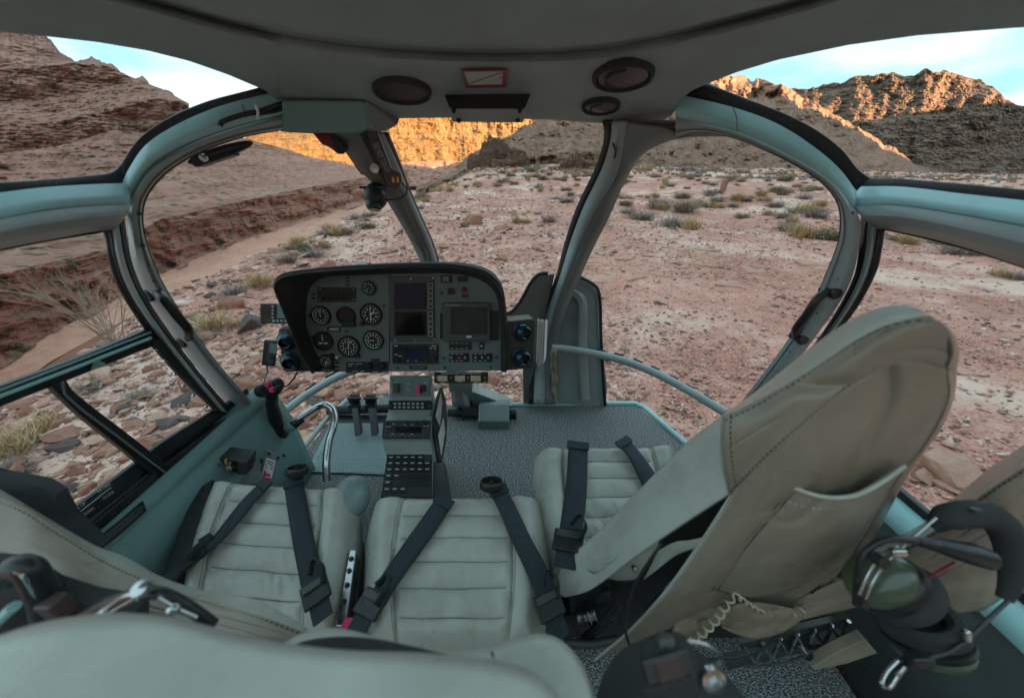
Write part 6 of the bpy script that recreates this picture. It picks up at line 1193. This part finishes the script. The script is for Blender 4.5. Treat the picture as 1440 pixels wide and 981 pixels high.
# mechanism below
mech = thing('seat_mechanism', 'dark seat hinge and linkage under the leaning backrest', 'seat mechanism', PY(850, 880, .45))
b = MB(); b.prism([PY(x, y, .44) for x, y in ((800,836),(858,810),(860,842),(802,862))], (0, .06, 0)); b.build('hinge_plate', M['black'], mech, bevel=.003)
b = MB(); b.lathe(PY(852, 832, .437), (0, -1, 0), [(.010, 0), (.010, .004), (0, .005)], 14); b.build('bolt', M['gunmetal'], mech)
b = MB(); b.tube(YS([(862,866,.40),(838,886,.40),(818,902,.40)], 10), .012, 8); b.tube(YS([(870,850,.39),(845,876,.385)], 6), .008, 8); b.build('strut', M['black'], mech)
b = MB(); P = YS([(812,868,.42),(826,866,.42),(840,862,.42)], 30); b.tube(P, .016 + .004*np.sin(np.linspace(0, 40, 30)), 12); b.build('bellows', M['steel'], mech)
b = MB(); b.tube(YS([(795,903,.38),(830,905,.38),(870,898,.38)], 10), .009, 10); b.tube(YS([(800,880,.40),(812,890,.40),(815,905,.38)], 10), .006, 8); b.build('rod', M['gunmetal'], mech)
b = MB(); b.prism([PY(x, y, .46) for x, y in ((786,868),(830,856),(960,856),(1120,850),(1260,820),(1260,900),(1120,905),(900,920),(790,905))], (0, .05, -.02)); b.build('undercarriage', M['matte'], mech)
rl = thing('floor_track', 'silver seat track with drilled webs lying along the floor at lower right', 'seat track', PY(1090, 915, .40)); b = MB()
b.prism([PY(x, y, .37) for x, y in ((1040,905),(1195,868),(1196,876),(1043,914))], (0, .012, -.004)); b.prism([PY(x, y, .36) for x, y in ((1020,934),(1190,896),(1192,901),(1024,942))], (0, .02, -.004)); b.build('rod', M['gunmetal'], rl)
b = MB(); [b.tube([PY(x, 911 - (x - 1040)*.25, .365), PY(x + 14, 933 - (x - 1040)*.25, .36)], .004, 6) for x in range(1048, 1180, 24)]; [b.tube([PY(x + 26, 905 - (x - 1040)*.25, .365), PY(x + 14, 933 - (x - 1040)*.25, .36)], .004, 6) for x in range(1048, 1170, 24)]; b.build('rod', M['steel'], rl)
b = MB(); b.lathe(PY(1127, 911, .355), (0, -1, .4), [(.009, 0), (.009, .02), (.007, .02), (.0065, .004)], 18); b.build('ring_nut', M['steel'], rl)
pch = thing('cloth_pouch', 'crumpled tan cloth pouch under the leaning backrest holding the cream coiled cord', 'pouch', PY(1070, 870, .34))
b = MB(); b.grid(coons([(1008,862,.34),(1030,850,.335),(1060,846,.335),(1100,852,.34),(1130,858,.345)], [(1015,882,.33),(1040,893,.325),(1065,898,.325),(1100,888,.33),(1126,872,.34)], [(1008,862,.34),(1010,872,.335),(1015,882,.33)], [(1130,858,.345),(1130,866,.342),(1126,872,.34)], 30, 14, .012, wr(41, .008, 4))); b.build('pouch_cloth', M['canvas'], pch, solid=.002)
b = MB(); b.grid(coons([(950,868,.345),(985,858,.345),(1030,846,.345)], [(938,905,.32),(965,905,.32),(990,896,.32)], [(950,868,.345),(945,888,.33),(938,905,.32)], [(1030,846,.345),(1012,870,.33),(990,896,.32)], 16, 12, .008, wr(43, .005, 3))); b.build('pouch_side', M['canvas'], pch, solid=.002)
def coil(label, pts, r, turns, wire, m='cord', par=None):
    C_ = spl3(np.array(YS(pts, 30)), turns*14); T = np.gradient(C_, axis=0); T /= np.linalg.norm(T, axis=1)[:, None]; u = np.cross(T, (0, 0, 1.)); u /= np.linalg.norm(u, axis=1)[:, None]; v = np.cross(T, u)
    a = np.linspace(0, turns*2*math.pi, len(C_))[:, None]; rr = r*(.75 + .35*np.sin(np.linspace(0, 7, len(C_))))[:, None]; b = MB(); b.tube(C_ + rr*(np.cos(a)*u + np.sin(a)*v), wire, 6)
    if label: return b.build('coiled_cord', M[m], label=label, cat='cord')
coil('cream coiled headset cord looping under the leaning backrest', [(966,902,.315),(985,892,.315),(1005,872,.32),(1022,850,.325),(1034,838,.33),(1048,846,.33),(1068,858,.33),(1090,864,.335),(1112,862,.34),(1128,856,.345)], .0062, 17, .0019)
coil('thin cream coiled cord in the pocket behind the hanging headset', [(1350,842,.40),(1366,850,.40),(1382,850,.40),(1396,838,.40),(1402,822,.41)], .005, 8, .0012)
def cable(label, pts, r=.0028, m='black'): b = MB(); b.tube(spl3(np.array(YS(pts, 12)), 60), r, 8); b.build('cable', M[m], label=label, cat='cable')
cable('thin black cable curving down from the flap of the leaning backrest', [(930,764,.385),(912,790,.37),(894,820,.36),(883,855,.34),(880,890,.325),(894,926,.30)])
cable('thin black cable trailing from behind the backrest down to the floor', [(1215,742,.38),(1205,768,.38),(1165,808,.375),(1128,848,.365),(1098,888,.355),(1060,918,.34),(1010,925,.33),(950,928,.31)])
cable('black cable lying along the floor track', [(1190,890,.36),(1120,926,.345),(1060,935,.34),(1000,928,.34)], .002)

# far right seat back
fr_s = thing('far_right_backrest', 'dark green-grey leather backrest at the right edge beside the door', 'backrest', PY(1300, 800, .38))
U0 = [(1070,862,.42),(1110,822,.43),(1150,800,.43),(1200,782,.43),(1240,768,.43),(1290,742,.43),(1340,704,.42),(1390,662,.42),(1440,628,.41),(1520,580,.40)]
U1 = [(1076,872,.37),(1115,845,.37),(1150,828,.37),(1200,806,.37),(1240,790,.37),(1290,764,.365),(1340,732,.36),(1390,694,.355),(1440,662,.35),(1520,618,.34)]
U2 = [(1085,880,.35),(1120,872,.35),(1160,862,.35),(1210,850,.35),(1260,832,.345),(1310,812,.34),(1350,790,.335),(1400,764,.33),(1450,740,.33),(1520,710,.32)]
G = coons(U0, U1, [U0[0], U1[0]], [U0[-1], U1[-1]], 60, 14, .012, wr(51, .002)); b = MB(); b.grid(G); b.build('top_bolster', M['leather_dark'], fr_s, solid=.004)
G2_ = coons(U1, U2, [U1[0], U2[0]], [U1[-1], U2[-1]], 60, 16, .012, wr(52, .004)); b = MB(); b.grid(G2_); b.build('back_panel', M['leather_dark'], fr_s, solid=.004)
b = MB(); stitchline(G[-4], b); stitchline(G[-1], b); b.build('stitching', M['stitch'], fr_s)
b = MB(); b.prism([PY(x, y, .40) for x, y in ((1085,872),(1180,862),(1320,815),(1460,745),(1460,800),(1330,880),(1240,905),(1110,905))], (0, .04, -.02)); b.build('lower_frame', M['matte'], fr_s)
b = MB(); b.grid(coons([(1312,812,.35),(1350,790,.345),(1400,762,.34)], [(1345,862,.345),(1380,858,.345),(1412,838,.345)], [(1312,812,.35),(1325,842,.35),(1345,862,.345)], [(1400,762,.34),(1412,800,.342),(1412,838,.345)], 16, 14, .01, wr(61, .006, 3))); b.build('rear_pouch', M['canvas'], fr_s, solid=.002)
b = MB(); b.prism([PY(x, y, .33) for x, y in ((1141,938),(1180,915),(1218,899),(1234,918),(1190,933),(1146,942))], (0, .02, -.004)); b.build('cloth_flap', M['canvas'], fr_s, bevel=.002)

# pilot backrest on the left and the near seat tops
pbk = thing('pilot_backrest', 'beige leather pilot backrest with stitched edge at lower left', 'backrest', PY(150, 880, .28))
V0 = [(-80,648,.43),(0,690,.41),(60,726,.385),(132,768,.36),(175,784,.35),(225,812,.33),(291,833,.305),(350,842,.285),(392,861,.265),(432,886,.245)]
V1 = [(-80,664,.38),(0,700,.36),(39,718,.35),(78,744,.34),(136,782,.325),(194,810,.305),(252,833,.285),(311,850,.265),(372,870,.245),(430,892,.232)]
V2 = [(-80,900,.26),(0,900,.26),(60,900,.255),(120,900,.25),(180,905,.245),(240,910,.235),(300,915,.225),(350,918,.22),(400,922,.215),(440,930,.21)]
G = coons(V0, V1, [V0[0], V1[0]], [V0[-1], V1[-1]], 70, 12, .006); b = MB(); b.grid(G); b.build('edge_roll', M['leather'], pbk, solid=.004)
G2_ = coons(V1, V2, [V1[0], (-80,780,.31), V2[0]], [V1[-1], V2[-1]], 70, 40, .02, wr(71, .003)); b = MB(); b.grid(G2_); b.build('back_panel', M['leather_dark'], pbk, solid=.004)
b = MB(); b.tube(G[-1], .0024, 6); b.build('piping', M['leather_dark'], pbk); b = MB(); stitchline(G2_[1], b); stitchline(G[-4], b); b.build('stitching', M['stitch'], pbk)
b = MB(); b.prism([PY(x, y, Y) for x, y, Y in ((-80,655,.44),(0,674,.43),(55,684,.42),(76,698,.41),(92,728,.40),(134,769,.375),(60,727,.39),(0,692,.41),(-80,660,.43))], (0, .02, 0)); b.build('dark_wing', M['matte'], pbk)
lv = thing('seat_lever', 'black seat adjustment lever with chrome edge in the lower left corner', 'lever', PY(50, 850, .2)); b = MB(); P = YS([(8,812,.23),(22,796,.23),(40,800,.228),(52,818,.225),(64,840,.222),(72,868,.22)], 30); b.tube(P, np.linspace(.012, .016, 30), 12); b.build('lever_arm', M['black'], lv)
b = MB(); b.tube([p + np.array((.008, -.009, .008)) for p in P[8:]], .0022, 6); b.build('chrome_edge', M['chrome'], lv)
b = MB(); b.prism([PY(x, y, .225) for x, y in ((-40,800),(20,806),(60,832),(120,850),(190,860),(190,900),(-40,900))], (0, .02, 0)); b.build('black_sheet', M['matte'], lv)  # flat black sheet around the lever
b = MB(); b.box(PY(80, 852, .215), (.022, .02, .03)); b.build('brass_end', M['maroon'], lv, bevel=.004)
b = MB(); b.tube([PY(-30, 900, .21), PY(20, 852, .21)], .006, 8); b.build('teal_rod', M['light'], lv)
hs = thing('headset', 'headset with shiny metal arms lying behind the blurred near seat top', 'headset', PY(220, 860, .2))
b = MB(); b.tube(YS([(118,866,.205),(150,848,.205),(190,836,.205),(225,834,.205),(262,852,.203),(300,878,.2)], 40), .0065, 12); b.build('headband', M['black'], hs)
for q in ([(136,862,.198),(152,852,.198),(176,838,.198),(205,832,.198)], [(150,864,.196),(170,852,.196),(192,840,.196)], [(222,840,.198),(246,854,.196),(276,868,.196)]): b = MB(); b.tube(YS(q, 20), .0026, 10); b.build('metal_arm', M['steel'], hs)
b = MB(); b.ell(PY(150, 862, .195), (.010, .007, .006)); b.build('chrome_fitting', M['steel'], hs); b = MB(); b.ell(PY(244, 856, .195), (.007, .006, .006)); b.build('chrome_fitting', M['steel'], hs)
b = MB(); b.lathe(PY(199, 828, .2), (0, -.3, 1), [(.008, -.004), (.008, .004), (0, .006)], 14); b.build('knob', M['steel'], hs)
# mid backrest top and the nearest, blurred seat top
def topcap(name, label, out, d0, m, seed, ylow=1130, roll=26):
    t = thing(name, label, 'backrest', PZ(out[len(out)//2][0], out[len(out)//2][1] + 40, CZ - d0 - .15)); n = 90; o = spl(out, n); cx_ = (o[0, 0] + o[-1, 0])/2; G = []
    def row(dy, dz, sq=1): return [PZ(cx_ + (p[0] - cx_)*sq, p[1] + dy, CZ - d0 - dz) for p in o]
    top_ = np.array(row(0, 0)); G.append(top_ + (0, .004, -.25)); G.append(top_ + (0, .006, -.07)); 
    for a in np.linspace(0, math.pi/2, 7): G.append([PZ(cx_ + (p[0] - cx_)*(1 - .012*math.sin(a)), p[1] + roll*(1 - math.cos(a)), CZ - d0 - .022*(1 - math.sin(a))) for p in o])
    for k in np.linspace(.08, 1, 12): G.append([PZ(cx_ + (p[0] - cx_)*.985, (p[1] + roll)*(1-k) + ylow*k, CZ - d0 + .006*math.sin(math.pi*k)) for p in o])
    G.append([p + np.array((0, -.012, -.03)) for p in G[-1]]); G.append([p + np.array((0, -.01, -.34)) for p in G[-1]])
    G = np.array(G); G[..., 2] += .0035*vn(G[..., 0]*14, G[..., 1]*20, 0, seed); b = MB(); b.grid(G); b.build('upholstery', M[m], t, ang=80); return t, G
t, G = topcap('middle_backrest', 'rounded pale leather top of the middle seat backrest, in front of the blurred seat top', [(395,905),(430,889),(470,884),(500,888),(560,903),(629,914),(691,909),(735,895),(762,890),(785,896),(805,912),(823,938),(834,970),(838,1015)], .46, 'leather', 5, 1130, 16)
b = MB(); stitchline([PZ(x, y, CZ - .452) for x, y in ((691,914),(697,935),(702,960))], b); b.build('stitching', M['stitch'], t)
b = MB(); b.prism([PZ(x, y, CZ - .435) for x, y in linrow(spl([(398,918),(415,905),(445,897),(485,894),(530,898),(580,908),(632,920)], 20), 20)] + [PZ(632, 960, CZ - .435), PZ(398, 960, CZ - .435)], (0, 0, -.012)); b.build('dark_insert', M['matte'], t)
topcap('near_backrest', 'blurred beige seat top filling the bottom left foreground', [(-90,935),(-30,905),(40,880),(110,866),(170,860),(225,862),(275,874),(330,890),(400,903),(500,914),(600,920),(690,927),(745,942),(778,965),(792,990),(800,1030)], .30, 'leather', 8, 1150, 26)

# ---------------------------------------------------------------- headset on the right
h2 = thing('aviation_headset', 'olive-green and black aviation headset hanging on the far right backrest', 'headset', PY(1290, 900, .28)); RC, UC = np.array((1., 0, 0)), np.array((0, SP, CP)); BC = np.cross(RC, UC)
def earcup(px, py, s_, ax, R_, nm):
    c = PD(px, py, s_); ax = np.array(ax, float); ax /= np.linalg.norm(ax); a = MB(); a.lathe(c, ax, [(R_*.05, -.024), (R_*.5, -.022), (R_*.8, -.014), (R_*.96, -.002), (R_, .006), (R_*.98, .010)], 30, sx=.78); a.build('ear_cup', M['olive'], h2)
    a = MB(); a.lathe(c, ax, [(R_*.98, .010), (R_*1.06, .014), (R_*1.06, .024), (R_*.9, .026)], 30, sx=.78); a.build('cup_rim', M['black'], h2)
    a = MB(); a.lathe(c + ax*.026, ax, [(R_*.9, 0), (R_*1.05, .006), (R_*1.1, .016), (R_*1.0, .027), (R_*.8, .03), (R_*.62, .024), (R_*.6, .008)], 30, sx=.78); a.build('ear_seal', M['matte'], h2); return c, ax
c1, x1 = earcup(1232, 812, .50, RC*.82 - UC*.52 + BC*.06, .047, 0); c2, x2 = earcup(1306, 908, .50, -RC*.42 + UC*.88 + BC*.05, .046, 1)
for q in ([(1214,846,.46),(1228,818,.455),(1246,790,.455),(1262,775,.465),(1284,755,.47),(1316,728,.48)], [(1205,842,.465),(1222,806,.46),(1240,780,.46),(1262,768,.465)]): b = MB(); b.tube([PD(*p) for p in spl(q, 24)], .0019, 8); b.build('metal_arm', M['steel'], h2)
for q in ([(1262,930,.455),(1292,926,.45),(1330,918,.45),(1362,896,.455),(1392,868,.465),(1420,842,.475)], [(1246,962,.45),(1258,942,.45),(1292,928,.45)]): b = MB(); b.tube([PD(*p) for p in spl(q, 24)], .0024, 8); b.build('metal_arm', M['black'], h2)
b = MB(); b.box(PD(1262, 776, .455), (.02, .010, .010), frame(-BC)); b.build('yoke', M['steel'], h2, bevel=.003); b = MB(); b.box(PD(1292, 927, .445), (.028, .014, .016), frame(-BC)); b.build('yoke', M['black'], h2, bevel=.003); b = MB(); b.box(PD(1359, 893, .45), (.008, .016, .008), frame(-BC)); b.build('yoke', M['steel'], h2, bevel=.003)
hbp = [PD(*p) for p in spl([(1312,742,.49),(1328,729,.485),(1355,723,.48),(1386,724,.48),(1408,738,.48),(1420,762,.48),(1424,792,.48),(1420,822,.48),(1412,842,.48)], 50)]
b = MB(); b.tube(hbp, np.interp(np.linspace(0, 1, 50), [0, .12, .4, .7, 1], [.008, .017, .019, .016, .008]), 16); b.build('padded_headband', M['navy'] if False else M['matte'], h2)
b = MB(); b.tube([p + UC*.014 + RC*.006 for p in hbp], .0042, 8); b.build('headband_spring', M['black'], h2)
b = MB(); b.box(PD(1372, 716, .465), (.012, .003, .008), frame(-BC)); b.build('band_label', M['gunmetal'], h2)
b = MB(); b.tube([PD(*p) for p in ((1290,761,.46),(1318,766,.458),(1345,773,.456),(1366,778,.455),(1390,786,.455))], [.0055, .009, .0125, .014, .013], 16); b.build('plug', M['black'], h2)
b = MB(); b.tube([PD(*p) for p in spl([(1292,761,.46),(1262,757,.46),(1236,762,.462),(1216,778,.465),(1207,806,.47),(1204,850,.475)], 40)], .0046, 10); b.build('cable', M['black'], h2)
b = MB(); b.tube([PD(*p) for p in spl([(1262,928,.45),(1246,945,.445),(1240,962,.44),(1250,967,.44),(1263,950,.44),(1272,938,.445)], 30)], .0024, 8); b.build('cable', M['steel'], h2)
b = MB(); b.tube([PD(1304, 812, .47), PD(1342, 790, .47)], .0016, 6); b.build('boom', M['red'], h2); b = MB(); b.lathe(PD(1238, 788, .45), BC*-1, [(.008, -.006), (.008, .006), (0, .007)], 12); b.lathe(PD(1212, 846, .45), BC*-1, [(.006, -.006), (.006, .006), (0, .007)], 12); b.build('knob', M['black'], h2)
# ---------------------------------------------------------------- photographer's spare camera at the bottom
cb = thing('stills_camera', 'black stills camera with metal hot shoe at the bottom edge of the view', 'camera', PD(950, 990, .44)); c0 = PD(958, 1024, .42)
b = MB(); b.lathe(c0 - UC*.05 - BC*.02, UC*.8 + BC*.6, [(.10, 0), (.105, .03), (.10, .055), (.08, .075), (.045, .084), (0, .086)], 36, sx=1.0); b.build('body', M['matte'], cb)
Rk = np.c_[RC*.96 + UC*.28, -RC*.28 + UC*.96, BC]; b = MB(); b.box(PD(942, 938, .36), (.058, .060, .03), Rk); b.build('prism_hump', M['matte'], cb, bevel=.014)
b = MB(); b.box(PD(940, 940, .335), (.046, .026, .004), Rk); b.build('hot_shoe', M['gunmetal'], cb, bevel=.001); b = MB(); b.box(PD(942, 939, .333), (.026, .020, .004), Rk); b.build('shoe_slot', M['maroon'], cb)
b = MB(); b.box(PD(940, 964, .333), (.05, .01, .006), Rk); b.build('eyecup', M['matte'], cb, bevel=.002)
b = MB(); b.lathe(PD(936, 905, .36), UC*.5 - RC*-.1 + BC*.8, [(.010, -.004), (.010, .006), (.006, .009), (0, .009)], 18); b.build('mode_dial', M['gunmetal'], cb)
b = MB(); b.lathe(PD(1000, 950, .35), BC, [(.012, 0), (.012, .006), (.008, .007), (.007, .001), (0, .001)], 22); b.build('button_ring', M['steel'], cb)
b = MB(); b.tube([PD(*p) for p in spl([(958,900,.36),(990,905,.36),(1015,922,.365),(1010,935,.37)], 20)], .002, 6); b.build('strap_ring', M['steel'], cb)
